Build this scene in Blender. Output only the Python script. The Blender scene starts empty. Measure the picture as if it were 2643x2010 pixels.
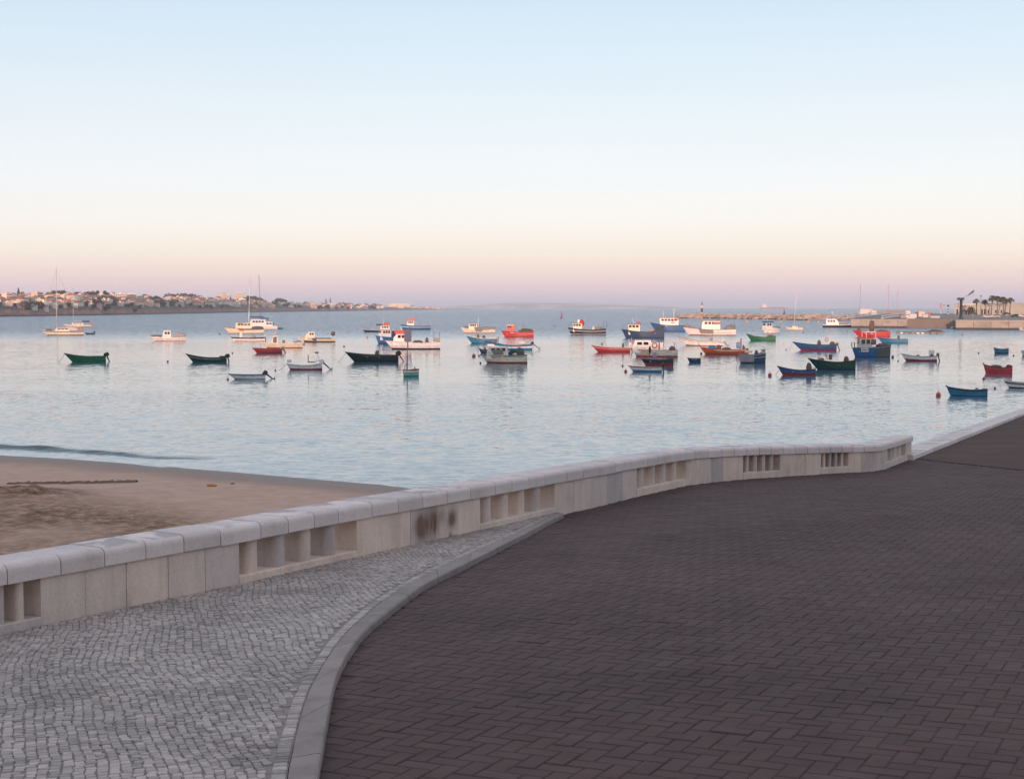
import bpy, math, random
from mathutils import Vector, Matrix, noise as mnoise
random.seed(7)
R = math.radians
SC = bpy.context.scene
COL = SC.collection

# ------------------------------------------------------------------ camera
F = 3500.0                      # focal length in photograph pixels (2643 wide)
UC, VC, HZ = 1321.5, 1005.0, 794.0
PITCH = math.atan((VC - HZ) / F)
CAMZ = 8.0                      # metres above the water
cam_d = bpy.data.cameras.new('camera'); cam = bpy.data.objects.new('camera', cam_d); COL.objects.link(cam)
cam_d.sensor_fit = 'HORIZONTAL'; cam_d.sensor_width = 36.0; cam_d.lens = 36.0 * F / 2643.0
cam_d.clip_start = 0.1; cam_d.clip_end = 120000
cam.location = (0, 0, CAMZ); cam.rotation_euler = (R(90) - PITCH, 0, 0)
SC.camera = cam

# ------------------------------------------------------------------ light
SUN_EL, SUN_AZ = 3.4, 12.0      # sun low behind the camera, a little to its left (degrees)
W = bpy.data.worlds.new('World'); SC.world = W; W.use_nodes = True
nt = W.node_tree; nt.nodes.clear()
def N(t, **k):
    n = nt.nodes.new(t)
    for a, b in k.items(): setattr(n, a, b)
    return n
wo = N('ShaderNodeOutputWorld'); bg = N('ShaderNodeBackground'); bg.inputs['Strength'].default_value = 1.0
sky = N('ShaderNodeTexSky', sky_type='NISHITA'); sky.sun_disc = False
sky.sun_elevation = R(SUN_EL); sky.sun_rotation = R(180 + SUN_AZ); sky.air_density = 1.0; sky.dust_density = 1.5
skm = N('ShaderNodeMixRGB', blend_type='MULTIPLY'); skm.inputs[0].default_value = 1; skm.inputs[2].default_value = (.08, .08, .08, 1)
tc = N('ShaderNodeTexCoord'); sep = N('ShaderNodeSeparateXYZ'); asn = N('ShaderNodeMath', operation='ARCSINE')
dv = N('ShaderNodeMath', operation='DIVIDE'); dv.inputs[1].default_value = math.pi / 2
ramp = N('ShaderNodeValToRGB')
def lin(c): return tuple((x / 255 / 12.92) if x <= 10 else ((x / 255 + .055) / 1.055) ** 2.4 for x in c) + (1,)
# colour of the evening sky by elevation (eastern side), less what the Nishita sky already gives there
stops = [(0.0, (200, 196, 214), (.9, .5, .08)), (0.25, (213, 201, 214), (.95, .54, .09)), (0.85, (238, 212, 214), (1.25, .75, .14)), (1.5, (250, 227, 217), (1.75, 1.13, .22)), (2.3, (255, 242, 227), (2.2, 1.6, .45)), (3.5, (255, 251, 243), (2.55, 2.2, .85)),
         (5.2, (249, 252, 252), (2.65, 2.66, 1.4)), (8.4, (234, 245, 252), (2.28, 2.68, 2.0)), (13.2, (209, 232, 249), (1.73, 2.29, 2.18)), (22, (206, 226, 246), (1.15, 1.65, 1.9)), (34, (210, 219, 240), (.76, 1.1, 1.4)), (60, (211, 209, 225), (.37, .56, .75)), (90, (210, 204, 219), (.28, .42, .57))]
el = ramp.color_ramp.elements
while len(el) < len(stops): el.new(0.5)
for e, (d, c, nf) in zip(el, stops): e.position = d / 90.0; e.color = [max(.02, x - .08 * y) for x, y in zip(lin(c), nf)] + [1]
mixs = N('ShaderNodeMixRGB', blend_type='ADD'); mixs.inputs[0].default_value = 1.0
for a, b in ((tc.outputs['Generated'], sep.inputs[0]), (sep.outputs['Z'], asn.inputs[0]), (asn.outputs[0], dv.inputs[0]), (dv.outputs[0], ramp.inputs[0]),
             (sky.outputs[0], skm.inputs[1]), (ramp.outputs[0], mixs.inputs[1]), (skm.outputs[0], mixs.inputs[2]), (bg.outputs[0], wo.inputs[0])):
    nt.links.new(a, b)
# thin uneven streaks of haze, a percent or two of brightness
mpn = N('ShaderNodeMapping'); mpn.inputs['Scale'].default_value = (2.2, 2.2, 34); nzn = N('ShaderNodeTexNoise'); nzn.inputs['Scale'].default_value = 1.6; nzn.inputs['Detail'].default_value = 6
mrn = N('ShaderNodeMapRange'); mrn.inputs[1].default_value = .3; mrn.inputs[2].default_value = .7; mrn.inputs[3].default_value = .992; mrn.inputs[4].default_value = 1.007
mul = N('ShaderNodeMixRGB', blend_type='MULTIPLY'); mul.inputs[0].default_value = 1.0
for a, b in ((tc.outputs['Generated'], mpn.inputs[0]), (mpn.outputs[0], nzn.inputs['Vector']), (nzn.outputs['Fac'], mrn.inputs[0]), (mixs.outputs[0], mul.inputs[1]), (mrn.outputs[0], mul.inputs[2]), (mul.outputs[0], bg.inputs['Color'])): nt.links.new(a, b)
sd = bpy.data.lights.new('sun', 'SUN'); sun = bpy.data.objects.new('sun', sd); COL.objects.link(sun)
sd.energy = 4.4; sd.angle = R(0.53); sd.color = (1.0, 0.60, 0.43)
sdir = Vector((math.sin(R(SUN_AZ)) * math.cos(R(SUN_EL)), math.cos(R(SUN_AZ)) * math.cos(R(SUN_EL)), -math.sin(R(SUN_EL))))
sun.rotation_euler = sdir.to_track_quat('-Z', 'Y').to_euler(); sun.location = (0, -50, 60)
vs = SC.view_settings; vs.view_transform = 'Standard'; vs.look = 'None'; vs.exposure = 0.0; vs.gamma = 1.0; vs.use_curve_mapping = False
SC.render.engine = 'CYCLES'
cy = SC.cycles; cy.use_denoising = True; cy.max_bounces = 6; cy.diffuse_bounces = 3; cy.glossy_bounces = 3; cy.transmission_bounces = 3; cy.volume_bounces = 1
cy.caustics_reflective = False; cy.caustics_refractive = False; cy.sample_clamp_indirect = 4

# ------------------------------------------------------------------ pixel -> place
def ray(u, v):
    x = (u - UC) / F; up = -(v - VC) / F
    return Vector((x, math.cos(PITCH) + math.sin(PITCH) * up, -math.sin(PITCH) + math.cos(PITCH) * up))
GA, GB, GC = 1.65, -0.0207, 0.0560          # the promenade: a paved plane falling gently towards the bay
def gz(x, y): return CAMZ - (GA + GB * x + GC * y)
def ground(u, v, dz=0.0):
    r = ray(u, v); s = (GA - dz) / (-r.z - GB * r.x - GC * r.y)
    p = r * s; return Vector((p.x, p.y, p.z + CAMZ))
def atz(u, v, z=0.0):
    r = ray(u, v); s = (CAMZ - z) / (-r.z); p = r * s
    return Vector((p.x, p.y, z))
def atdepth(u, v, Y):
    r = ray(u, v); p = r * (Y / r.y); return Vector((p.x, p.y, p.z + CAMZ))
def interp(tab, x):
    if x <= tab[0][0]:
        (x0, y0), (x1, y1) = tab[0], tab[1]
    elif x >= tab[-1][0]:
        (x0, y0), (x1, y1) = tab[-2], tab[-1]
    else:
        for (x0, y0), (x1, y1) in zip(tab, tab[1:]):
            if x0 <= x <= x1: break
    return y0 + (y1 - y0) * (x - x0) / (x1 - x0)

# ------------------------------------------------------------------ materials
MATS = {}
class NT:
    def __init__(s, name):
        s.m = bpy.data.materials.new(name); s.m.use_nodes = True; s.t = s.m.node_tree
        s.b = s.t.nodes['Principled BSDF']; s.out = s.t.nodes['Material Output']
    def n(s, t, **k):
        n = s.t.nodes.new(t)
        for a, b in k.items(): setattr(n, a, b)
        return n
    def l(s, a, b): s.t.links.new(a, b)
    def coord(s, scale=(1, 1, 1), kind='Object', rot=(0, 0, 0)):
        tcn = s.n('ShaderNodeTexCoord'); mp = s.n('ShaderNodeMapping'); mp.inputs['Scale'].default_value = scale; mp.inputs['Rotation'].default_value = rot
        if kind == 'World':
            g = s.n('ShaderNodeNewGeometry'); s.l(g.outputs['Position'], mp.inputs[0])
        else: s.l(tcn.outputs[kind], mp.inputs[0])
        return mp.outputs[0]
    def noise(s, co, scale, detail=4, rough=.55, dist=0):
        n = s.n('ShaderNodeTexNoise'); n.inputs['Scale'].default_value = scale; n.inputs['Detail'].default_value = detail
        n.inputs['Roughness'].default_value = rough; n.inputs['Distortion'].default_value = dist; s.l(co, n.inputs['Vector']); return n.outputs['Fac']
    def ramp(s, fac, pts):
        r = s.n('ShaderNodeValToRGB'); e = r.color_ramp.elements
        while len(e) < len(pts): e.new(.5)
        for q, (p, c) in zip(e, pts): q.position = p; q.color = (c[0], c[1], c[2], 1) if hasattr(c, '__len__') else (c, c, c, 1)
        s.l(fac, r.inputs[0]); return r.outputs[0]
    def mix(s, a, b, fac=.5, mode='MIX'):
        n = s.n('ShaderNodeMixRGB', blend_type=mode)
        for i, q in ((0, fac), (1, a), (2, b)):
            if hasattr(q, 'is_linked'): s.l(q, n.inputs[i])
            elif i == 0: n.inputs[0].default_value = q
            else: n.inputs[i].default_value = (q[0], q[1], q[2], 1)
        return n.outputs[0]
    def math(s, op, a, b=0.0, c=None):
        n = s.n('ShaderNodeMath', operation=op)
        for i, q in ((0, a), (1, b), (2, c)):
            if q is None: continue
            if hasattr(q, 'is_linked'): s.l(q, n.inputs[i])
            else: n.inputs[i].default_value = q
        return n.outputs[0]
    def maprange(s, v, a, b, c=0., d=1., smooth=True):
        n = s.n('ShaderNodeMapRange'); n.interpolation_type = 'SMOOTHSTEP' if smooth else 'LINEAR'
        s.l(v, n.inputs[0])
        for i, q in zip((1, 2, 3, 4), (a, b, c, d)): n.inputs[i].default_value = q
        return n.outputs[0]
    def bump(s, h, dist=.01, strength=1., prev=None):
        n = s.n('ShaderNodeBump'); n.inputs['Distance'].default_value = dist
        if hasattr(strength, 'is_linked'): s.l(strength, n.inputs['Strength'])
        else: n.inputs['Strength'].default_value = strength
        s.l(h, n.inputs['Height'])
        if prev is not None: s.l(prev, n.inputs['Normal'])
        return n.outputs[0]
    def fin(s, col=None, rough=None, nrm=None):
        if col is not None:
            if hasattr(col, 'is_linked'): s.l(col, s.b.inputs['Base Color'])
            else: s.b.inputs['Base Color'].default_value = (col[0], col[1], col[2], 1)
        if rough is not None:
            if hasattr(rough, 'is_linked'): s.l(rough, s.b.inputs['Roughness'])
            else: s.b.inputs['Roughness'].default_value = rough
        if nrm is not None: s.l(nrm, s.b.inputs['Normal'])
        return s.m

def paint(col, rough=.42, wear=.32, key=None):
    k = key or ('p',) + tuple(round(c, 3) for c in col) + (rough, wear)
    if k in MATS: return MATS[k]
    t = NT('paint'); co = t.coord((1, 1, 2.2))
    f = t.noise(co, 1.7, 6, .65)
    dark = tuple(c * (1 - wear) for c in col); lite = tuple(min(1, c * (1 + wear * .5) + .01 * wear) for c in col)
    c = t.ramp(f, [(.32, dark), (.5, col), (.72, lite)])
    MATS[k] = t.fin(c, rough); return MATS[k]
def matte(col, var=.2, scale=3., rough=.85, bump=0., rnd=0.0, key=None, bscale=None, kind='Object', isl=0.0):
    k = key or ('m',) + tuple(round(c, 3) for c in col) + (var, scale, rough, bump, rnd, isl, kind)
    if k in MATS: return MATS[k]
    t = NT('surface'); co = t.coord(kind=kind)
    f = t.noise(co, scale, 7, .62)
    c = t.ramp(f, [(.28, tuple(x * (1 - var) for x in col)), (.5, col), (.75, tuple(min(1, x * (1 + var * .7)) for x in col))])
    if rnd or isl:
        if isl: r = t.n('ShaderNodeNewGeometry').outputs['Random Per Island']
        else: r = t.n('ShaderNodeObjectInfo').outputs['Random']
        a = max(rnd, isl)
        c = t.mix(c, t.ramp(r, [(0, 1 - a), (.5, 1 - a * .2), (1, 1 + a * .6)]), 1.0, 'MULTIPLY')
    nn = None
    if bump: nn = t.bump(t.noise(co, bscale or scale * 6, 6, .6), bump)
    MATS[k] = t.fin(c, rough, nn); return MATS[k]
def glassdark():
    if 'gd' in MATS: return MATS['gd']
    t = NT('window_glass'); MATS['gd'] = t.fin((.02, .025, .03), .08); return MATS['gd']

# ------------------------------------------------------------------ mesh building
class MB:
    def __init__(s): s.v = []; s.f = []; s.mi = []; s.sm = []
    def add(s, vs, fs, mi=0, sm=False):
        o = len(s.v); s.v += [tuple(p) for p in vs]
        for q in fs: s.f.append(tuple(i + o for i in q)); s.mi.append(mi); s.sm.append(sm)
    def box(s, x0, x1, y0, y1, z0, z1, mi=0, M=None, taper=0.0):
        t = taper; vs = [(x0, y0, z0), (x1, y0, z0), (x1, y1, z0), (x0, y1, z0), (x0 + t, y0 + t, z1), (x1 - t, y0 + t, z1), (x1 - t, y1 - t, z1), (x0 + t, y1 - t, z1)]
        if M: vs = [M @ Vector(p) for p in vs]
        s.add(vs, [(3, 2, 1, 0), (4, 5, 6, 7), (0, 1, 5, 4), (1, 2, 6, 5), (2, 3, 7, 6), (3, 0, 4, 7)], mi)
    def bbox(s, x0, x1, y0, y1, z0, z1, b=.02, mi=0, M=None):          # box with chamfered edges
        vs = []; fs = []
        X, Y, Z = (x0, x1), (y0, y1), (z0, z1)
        idx = {}
        for i in (0, 1):
            for j in (0, 1):
                for k in (0, 1):
                    sx, sy, sz = (1 if i == 0 else -1), (1 if j == 0 else -1), (1 if k == 0 else -1)
                    for a, d in enumerate(((0, sy * b, sz * b), (sx * b, 0, sz * b), (sx * b, sy * b, 0))):
                        idx[i, j, k, a] = len(vs); vs.append(Vector((X[i] + d[0], Y[j] + d[1], Z[k] + d[2])))
        g = lambda i, j, k, a: idx[i, j, k, a]
        for i in (0, 1): q = [g(i, 0, 0, 0), g(i, 1, 0, 0), g(i, 1, 1, 0), g(i, 0, 1, 0)]; fs.append(q if i else q[::-1])
        for j in (0, 1): q = [g(0, j, 0, 1), g(0, j, 1, 1), g(1, j, 1, 1), g(1, j, 0, 1)]; fs.append(q if j else q[::-1])
        for k in (0, 1): q = [g(0, 0, k, 2), g(1, 0, k, 2), g(1, 1, k, 2), g(0, 1, k, 2)]; fs.append(q if k else q[::-1])
        for i in (0, 1):
            for j in (0, 1):
                q = [g(i, j, 0, 0), g(i, j, 1, 0), g(i, j, 1, 1), g(i, j, 0, 1)]; fs.append(q if (i + j) % 2 else q[::-1])
                q = [g(0, i, j, 1), g(1, i, j, 1), g(1, i, j, 2), g(0, i, j, 2)]; fs.append(q if (i + j) % 2 else q[::-1])
                q = [g(i, 0, j, 0), g(i, 1, j, 0), g(i, 1, j, 2), g(i, 0, j, 2)]; fs.append(q[::-1] if (i + j) % 2 else q)
                for k in (0, 1):
                    q = [g(i, j, k, 0), g(i, j, k, 1), g(i, j, k, 2)]; fs.append(q[::-1] if (i + j + k) % 2 else q)
        if M: vs = [M @ p for p in vs]
        s.add(vs, fs, mi)
    def tube(s, pts, r, n=6, mi=0, cap=True):
        pts = [Vector(p) for p in pts]; rr = r if hasattr(r, '__len__') else [r] * len(pts); o = []
        for i, p in enumerate(pts):
            d = (pts[min(i + 1, len(pts) - 1)] - pts[max(i - 1, 0)])
            if d.length < 1e-9: d = Vector((0, 0, 1))
            d.normalize(); a = d.orthogonal() if i == 0 else (pa - d * pa.dot(d)); a.normalize(); pa = a; b = d.cross(a)
            o += [p + (a * math.cos(t) + b * math.sin(t)) * rr[i] for t in [2 * math.pi * k / n for k in range(n)]]
        fs = [(i * n + k, i * n + (k + 1) % n, (i + 1) * n + (k + 1) % n, (i + 1) * n + k) for i in range(len(pts) - 1) for k in range(n)]
        if cap: fs += [tuple(range(n))[::-1], tuple(range((len(pts) - 1) * n, len(pts) * n))]
        s.add(o, fs, mi, n > 6)
    def ell(s, c, r, n=10, m=6, mi=0, nz=0.0, seed=0):
        vs = []; c = Vector(c)
        for j in range(m + 1):
            ph = math.pi * j / m
            for i in range(n):
                th = 2 * math.pi * i / n
                d = Vector((math.sin(ph) * math.cos(th), math.sin(ph) * math.sin(th), math.cos(ph)))
                k = 1 + nz * mnoise.noise(d * 2.3 + Vector((seed, seed * .7, 1.3 * seed)))
                vs.append(c + Vector((d.x * r[0], d.y * r[1], d.z * r[2])) * k)
        fs = [(j * n + i, (j + 1) * n + i, (j + 1) * n + (i + 1) % n, j * n + (i + 1) % n) for j in range(m) for i in range(n)]
        s.add(vs, fs, mi, True)
    def torus(s, c, R_, r, ax='Y', n=16, m=6, mi=0):
        vs = []; c = Vector(c)
        for i in range(n):
            t = 2 * math.pi * i / n
            for j in range(m):
                q = 2 * math.pi * j / m; a = R_ + r * math.cos(q)
                p = (a * math.cos(t), r * math.sin(q), a * math.sin(t)) if ax == 'Y' else (a * math.cos(t), a * math.sin(t), r * math.sin(q)) if ax == 'Z' else (r * math.sin(q), a * math.cos(t), a * math.sin(t))
                vs.append(c + Vector(p))
        s.add(vs, [(i * m + j, ((i + 1) % n) * m + j, ((i + 1) % n) * m + (j + 1) % m, i * m + (j + 1) % m) for i in range(n) for j in range(m)], mi, True)
    def prism(s, poly, z0, z1, mi=0):                                   # poly: xy list
        n = len(poly); vs = [(x, y, z0) for x, y in poly] + [(x, y, z1) for x, y in poly]
        s.add(vs, [tuple(range(n))[::-1], tuple(range(n, 2 * n))] + [(i, (i + 1) % n, n + (i + 1) % n, n + i) for i in range(n)], mi)
    def side(s, poly, y0, y1, mi=0):                                    # poly: xz list, extruded along y
        n = len(poly); vs = [(x, y0, z) for x, z in poly] + [(x, y1, z) for x, z in poly]
        s.add(vs, [tuple(range(n)), tuple(range(n, 2 * n))[::-1]] + [(i, n + i, n + (i + 1) % n, (i + 1) % n) for i in range(n)], mi)
    def data(s, name, mats):
        me = bpy.data.meshes.new(name); me.from_pydata(s.v, [], s.f)
        for m in (mats if isinstance(mats, (list, tuple)) else [mats]): me.materials.append(m)
        me.polygons.foreach_set('material_index', s.mi); me.polygons.foreach_set('use_smooth', s.sm)
        me.update(); return me
    def build(s, name, mats, parent=None, recalc=True):
        me = s.data(name, mats)
        if recalc and len(s.f) < 4000:
            import bmesh
            bm = bmesh.new(); bm.from_mesh(me); bmesh.ops.recalc_face_normals(bm, faces=bm.faces); bm.to_mesh(me); bm.free()
        o = bpy.data.objects.new(name, me); COL.objects.link(o)
        if parent is not None: o.parent = parent
        return o
def tag(o, label=None, cat=None, group=None, kind=None):
    for k, q in (('label', label), ('category', cat), ('group', group), ('kind', kind)):
        if q: o[k] = q
    return o
def empty(name, loc=(0, 0, 0), rz=0.0):
    o = bpy.data.objects.new(name, None); COL.objects.link(o); o.location = loc; o.rotation_euler = (0, 0, rz); o.empty_display_size = .3; return o
def child(name, me, parent, M=None):
    o = bpy.data.objects.new(name, me); COL.objects.link(o); o.parent = parent
    if M is not None: o.matrix_local = M
    return o
def inpoly(x, y, P):
    c = False; j = len(P) - 1
    for i in range(len(P)):
        xi, yi = P[i]; xj, yj = P[j]
        if (yi > y) != (yj > y) and x < (xj - xi) * (y - yi) / (yj - yi) + xi: c = not c
        j = i
    return c

# ================================================================== THE SETTING
# ------------------------------------------------------------------ water
WAVE_FAR, WAVE_NEAR, WAVE_PATCH, WAVE_MIN, WAVE_BIAS = 1.25, .075, .07, .10, .03
def water_material():
    t = NT('sea_water'); co = t.coord((1, 1, 1), 'World')
    sepn = t.n('ShaderNodeSeparateXYZ'); t.l(co, sepn.inputs[0]); Y = sepn.outputs['Y']
    def field(scale, stretch, rot, det):
        n = t.n('ShaderNodeTexNoise'); n.inputs['Scale'].default_value = scale; n.inputs['Detail'].default_value = det; n.inputs['Roughness'].default_value = .5
        t.l(t.coord((stretch, 1, 1), 'World', rot=(0, 0, R(rot))), n.inputs['Vector'])
        v = t.n('ShaderNodeVectorMath', operation='SUBTRACT'); t.l(n.outputs['Color'], v.inputs[0]); v.inputs[1].default_value = (.5, .5, .5); return v.outputs[0]
    def vadd(a, b): n = t.n('ShaderNodeVectorMath', operation='ADD'); t.l(a, n.inputs[0]); t.l(b, n.inputs[1]); return n.outputs[0]
    def vmul(a, k):
        n = t.n('ShaderNodeVectorMath', operation='MULTIPLY'); t.l(a, n.inputs[0])
        if hasattr(k, 'is_linked'): t.l(k, n.inputs[1])
        else: n.inputs[1].default_value = k
        return n.outputs[0]
    # slopes of the wavelets: about a metre long with longer and finer ones on top
    s = vadd(vadd(field(2.4, .42, 4, 2), vmul(field(.7, .38, -8, 2), (.3, .3, .3))), vmul(field(6.0, .5, 2, 1), (.7, .7, .7)))
    p1 = t.noise(t.coord((.012, .045, 1), 'World', rot=(0, 0, R(3))), 0.75, 4, .55, .4)      # patches of breeze
    far = t.maprange(Y, 290, 520); near = t.math('SUBTRACT', 1.0, t.maprange(Y, 112, 152)); shore = t.maprange(Y, 64, 90)
    amp = t.math('ADD', t.math('MULTIPLY', far, WAVE_FAR), t.math('MULTIPLY', t.math('MULTIPLY', near, shore), WAVE_NEAR))
    amp = t.math('ADD', amp, t.math('MULTIPLY', t.maprange(p1, .40, .62), WAVE_PATCH)); amp = t.math('ADD', amp, WAVE_MIN)
    cx = t.n('ShaderNodeCombineXYZ'); t.l(t.math('MULTIPLY', amp, .55), cx.inputs[0]); t.l(amp, cx.inputs[1])
    sb = t.n('ShaderNodeVectorMath', operation='ADD'); t.l(s, sb.inputs[0]); sb.inputs[1].default_value = (0, -WAVE_BIAS, 0)     # wave faces turned to the shore show more than their backs
    sz = vmul(sb.outputs[0], (1, 1, 0)); nv = vmul(sz, cx.outputs[0])
    fb = t.n('ShaderNodeCombineXYZ'); t.l(t.math('MULTIPLY', far, -.125), fb.inputs[1]); nv = vadd(nv, fb.outputs[0])      # at such flat angles only the near faces of the chop are seen
    up = t.n('ShaderNodeVectorMath', operation='ADD'); t.l(nv, up.inputs[0]); up.inputs[1].default_value = (0, 0, 1)
    nn = t.n('ShaderNodeVectorMath', operation='NORMALIZE'); t.l(up.outputs[0], nn.inputs[0])
    t.b.inputs['IOR'].default_value = 1.333
    return t.fin((.06, .14, .205), .075, nn.outputs[0])
M_WATER = water_material()
# shoreline in plan (the water's edge on the sand), from the photograph
SHORE = [atz(u, v) for u, v in [(-900, 1135), (-300, 1156), (0, 1171), (200, 1183), (400, 1198), (597, 1215), (800, 1232), (996, 1249), (1100, 1261)]]
SHORE += [Vector((3.5, 50.0, 0)), Vector((8.0, 38.0, 0))]
m = MB(); B_ = 40000
ys = [-60, 0, 30, 50, 80, 120, 200, 350, 700, 1500, 4000, 12000, B_]; xs = [-B_, -9000, -2500, -800, -300, -100, 0, 100, 300, 800, 2500, 9000, B_]
m.add([(x, y, 0) for y in ys for x in xs], [(j * 13 + i, j * 13 + i + 1, (j + 1) * 13 + i + 1, (j + 1) * 13 + i) for j in range(12) for i in range(12)])
tag(m.build('water', M_WATER), kind='structure')
# a small swell about to break along the beach
LINE = [atz(u, v) for u, v in [(-700, 1122), (-300, 1136), (0, 1153), (120, 1158), (240, 1167), (330, 1174), (420, 1181), (520, 1184), (640, 1183)]]
m = MB(); prof = [(-1.4, 0), (-.9, .12), (-.55, .42), (-.28, .82), (-.05, 1), (.3, .9), (.8, .55), (1.4, .22), (2.1, 0)]
pts = []
for i in range(len(LINE) - 1):
    for k in range(14): pts.append(LINE[i].lerp(LINE[i + 1], k / 14))
for i, p in enumerate(pts):
    q = i / (len(pts) - 1); hh = .25 * (1 - q ** 2.2) * (.75 + .5 * mnoise.noise(Vector((i * .11, 2, 0)))) + .0
    hh *= min(1, (1 - q) * 6)
    off = .25 * mnoise.noise(Vector((i * .07, 5, 1)))
    m.v += [(p.x, p.y + a * .75 + off, b * hh + (-.06 if b == 0 else -.012)) for a, b in prof]
n_ = len(prof)
for i in range(len(pts) - 1):
    for k in range(n_ - 1):
        m.f.append((i * n_ + k, (i + 1) * n_ + k, (i + 1) * n_ + k + 1, i * n_ + k + 1)); m.mi.append(0); m.sm.append(True)
t = NT('swell_water'); t.b.inputs['IOR'].default_value = 1.333
co_ = t.coord((.5, 1, 1), 'World')
tag(m.build('water_swell', t.fin((.012, .03, .035), .10, t.bump(t.noise(co_, 2.2, 3), .06))), kind='structure')

# ------------------------------------------------------------------ beach
def sand_material():
    t = NT('sand'); co = t.coord(kind='World')
    sepn = t.n('ShaderNodeSeparateXYZ'); t.l(co, sepn.inputs[0]); Z = sepn.outputs['Z']
    fine = t.noise(co, 60, 4, .7); mid = t.noise(co, 1.2, 6, .65); big = t.noise(co, .22, 5, .6)
    attr = t.n('ShaderNodeAttribute'); attr.attribute_name = 'trampled'; tr = attr.outputs['Fac']
    col = t.ramp(mid, [(.3, (.42, .285, .21)), (.55, (.49, .335, .255)), (.75, (.54, .38, .30))])
    churn = t.ramp(t.noise(co, 1.9, 7, .72), [(.40, (.10, .052, .026)), (.5, (.22, .128, .072)), (.62, (.42, .295, .21))])
    col = t.mix(col, churn, t.math('MULTIPLY', tr, t.maprange(big, .25, .55, .45, 1.0)))
    col = t.mix(col, t.ramp(fine, [(.3, .86), (.7, 1.1)]), 1, 'MULTIPLY')
    wet = t.math('SUBTRACT', 1.0, t.maprange(Z, .02, .16))
    col = t.mix(col, (.115, .082, .066), t.math('MULTIPLY', wet, .8))
    rough = t.math('SUBTRACT', .92, t.math('MULTIPLY', wet, .45))
    b = t.bump(t.noise(co, 2.6, 6, .7), .16, t.math('ADD', t.math('MULTIPLY', tr, .9), .04))
    b = t.bump(fine, .006, .6, b)
    t.b.inputs['Specular IOR Level'].default_value = .18
    return t.fin(col, rough, b)
def seawall_xy(q):      # back face of the parapet / sea wall, q = 0 at the left
    return q
m = MB(); NX, NY = 150, 120
P_L, P_R = SHORE[0], SHORE[-1]
def shore_y(x):
    return interp([(p.x, p.y) for p in SHORE], x)
tramp = []
for j in range(NY + 1):
    for i in range(NX + 1):
        x = -75 + 85 * i / NX; sy = shore_y(min(x, 6.9)); y0 = 2.0
        y = (sy + 9) + (y0 - (sy + 9)) * (j / NY) ** 1.25
        d = sy - y
        z = -.012 + (d * .026 if d > 0 else d * .045) + (.0002 * d * d if d > 0 else 0)
        z = z if d < 45 else -.05 + 45 * .026 + .4 + (d - 45) * .02
        tr = max(0, min(1, (d - 12) / 7)) * max(0, min(1, (-7 - x) / 6 + .15))
        tr *= .5 + .5 * max(0, min(1, .5 + 1.9 * mnoise.noise(Vector((x * .16, y * .16, 3)))))
        z += tr * .16 * (mnoise.noise(Vector((x * .9, y * .9, 1))) + .6 * mnoise.noise(Vector((x * 2.1, y * 2.1, 7)))) + .02 * mnoise.noise(Vector((x * .3, y * .3, 9))) * (1 if d > .6 else 0)
        # the heap of raked sand at the left and the ridge running from it
        hp = math.exp(-(((x + 20.6) / 3.2) ** 2 + ((y - 54.4) / 2.1) ** 2)); z += .36 * hp * (1 + .5 * mnoise.noise(Vector((x, y, 2)))); tr = max(tr, min(1, hp * 1.6))
        m.v.append((x, y, z)); tramp.append(tr)
for j in range(NY):
    for i in range(NX):
        a = j * (NX + 1) + i; m.f.append((a, a + NX + 1, a + NX + 2, a + 1)); m.mi.append(0); m.sm.append(True)
M_SAND = sand_material()
beach = tag(m.build('beach', M_SAND, recalc=False), kind='structure')
at = beach.data.attributes.new('trampled', 'FLOAT', 'POINT'); at.data.foreach_set('value', tramp)
def sand_z(x, y):
    d = shore_y(min(x, 6.9)) - y
    return -.012 + d * .026 + .0002 * d * d
# long low ridge of drag-raked sand
m = MB(); a, b = atz(20, 1241, .5), atz(352, 1227, .5); pr = []
for i in range(41):
    p = a.lerp(b, i / 40); z = sand_z(p.x, p.y); wv = .25 * mnoise.noise(Vector((i * .3, 0, 4))); h = .13 * (.7 + .6 * mnoise.noise(Vector((i * .9, 3, 4))))
    pr += [(p.x, p.y + wv - .35, z - .05), (p.x, p.y + wv - .1, z + h * .8), (p.x, p.y + wv + .08, z + h), (p.x, p.y + wv + .4, z - .05)]
m.add(pr, [(i * 4 + k, (i + 1) * 4 + k, (i + 1) * 4 + k + 1, i * 4 + k + 1) for i in range(40) for k in range(3)], 0, True)
tag(m.build('sand_ridge', matte((.15, .095, .058), .3, 3, .95, .03)), kind='structure')
# bits washed up on the beach
for u, v, r, c, lab in ((547, 1250, .14, (.42, .17, .05), 'orange-brown scrap of driftwood lying on the smooth sand'), (600, 1242, .07, (.06, .05, .045), 'tiny dark pebble on the smooth sand beyond the driftwood')):
    p = atz(u, v, .25); z = sand_z(p.x, p.y); mm = MB(); mm.ell((0, 0, 0), (r * 1.5, r, r * .5), 9, 6, nz=.5, seed=u)
    o = mm.build('driftwood' if r > .1 else 'pebble', matte(c)); o.location = (p.x, p.y, z + r * .25); tag(o, lab, 'debris')

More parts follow.
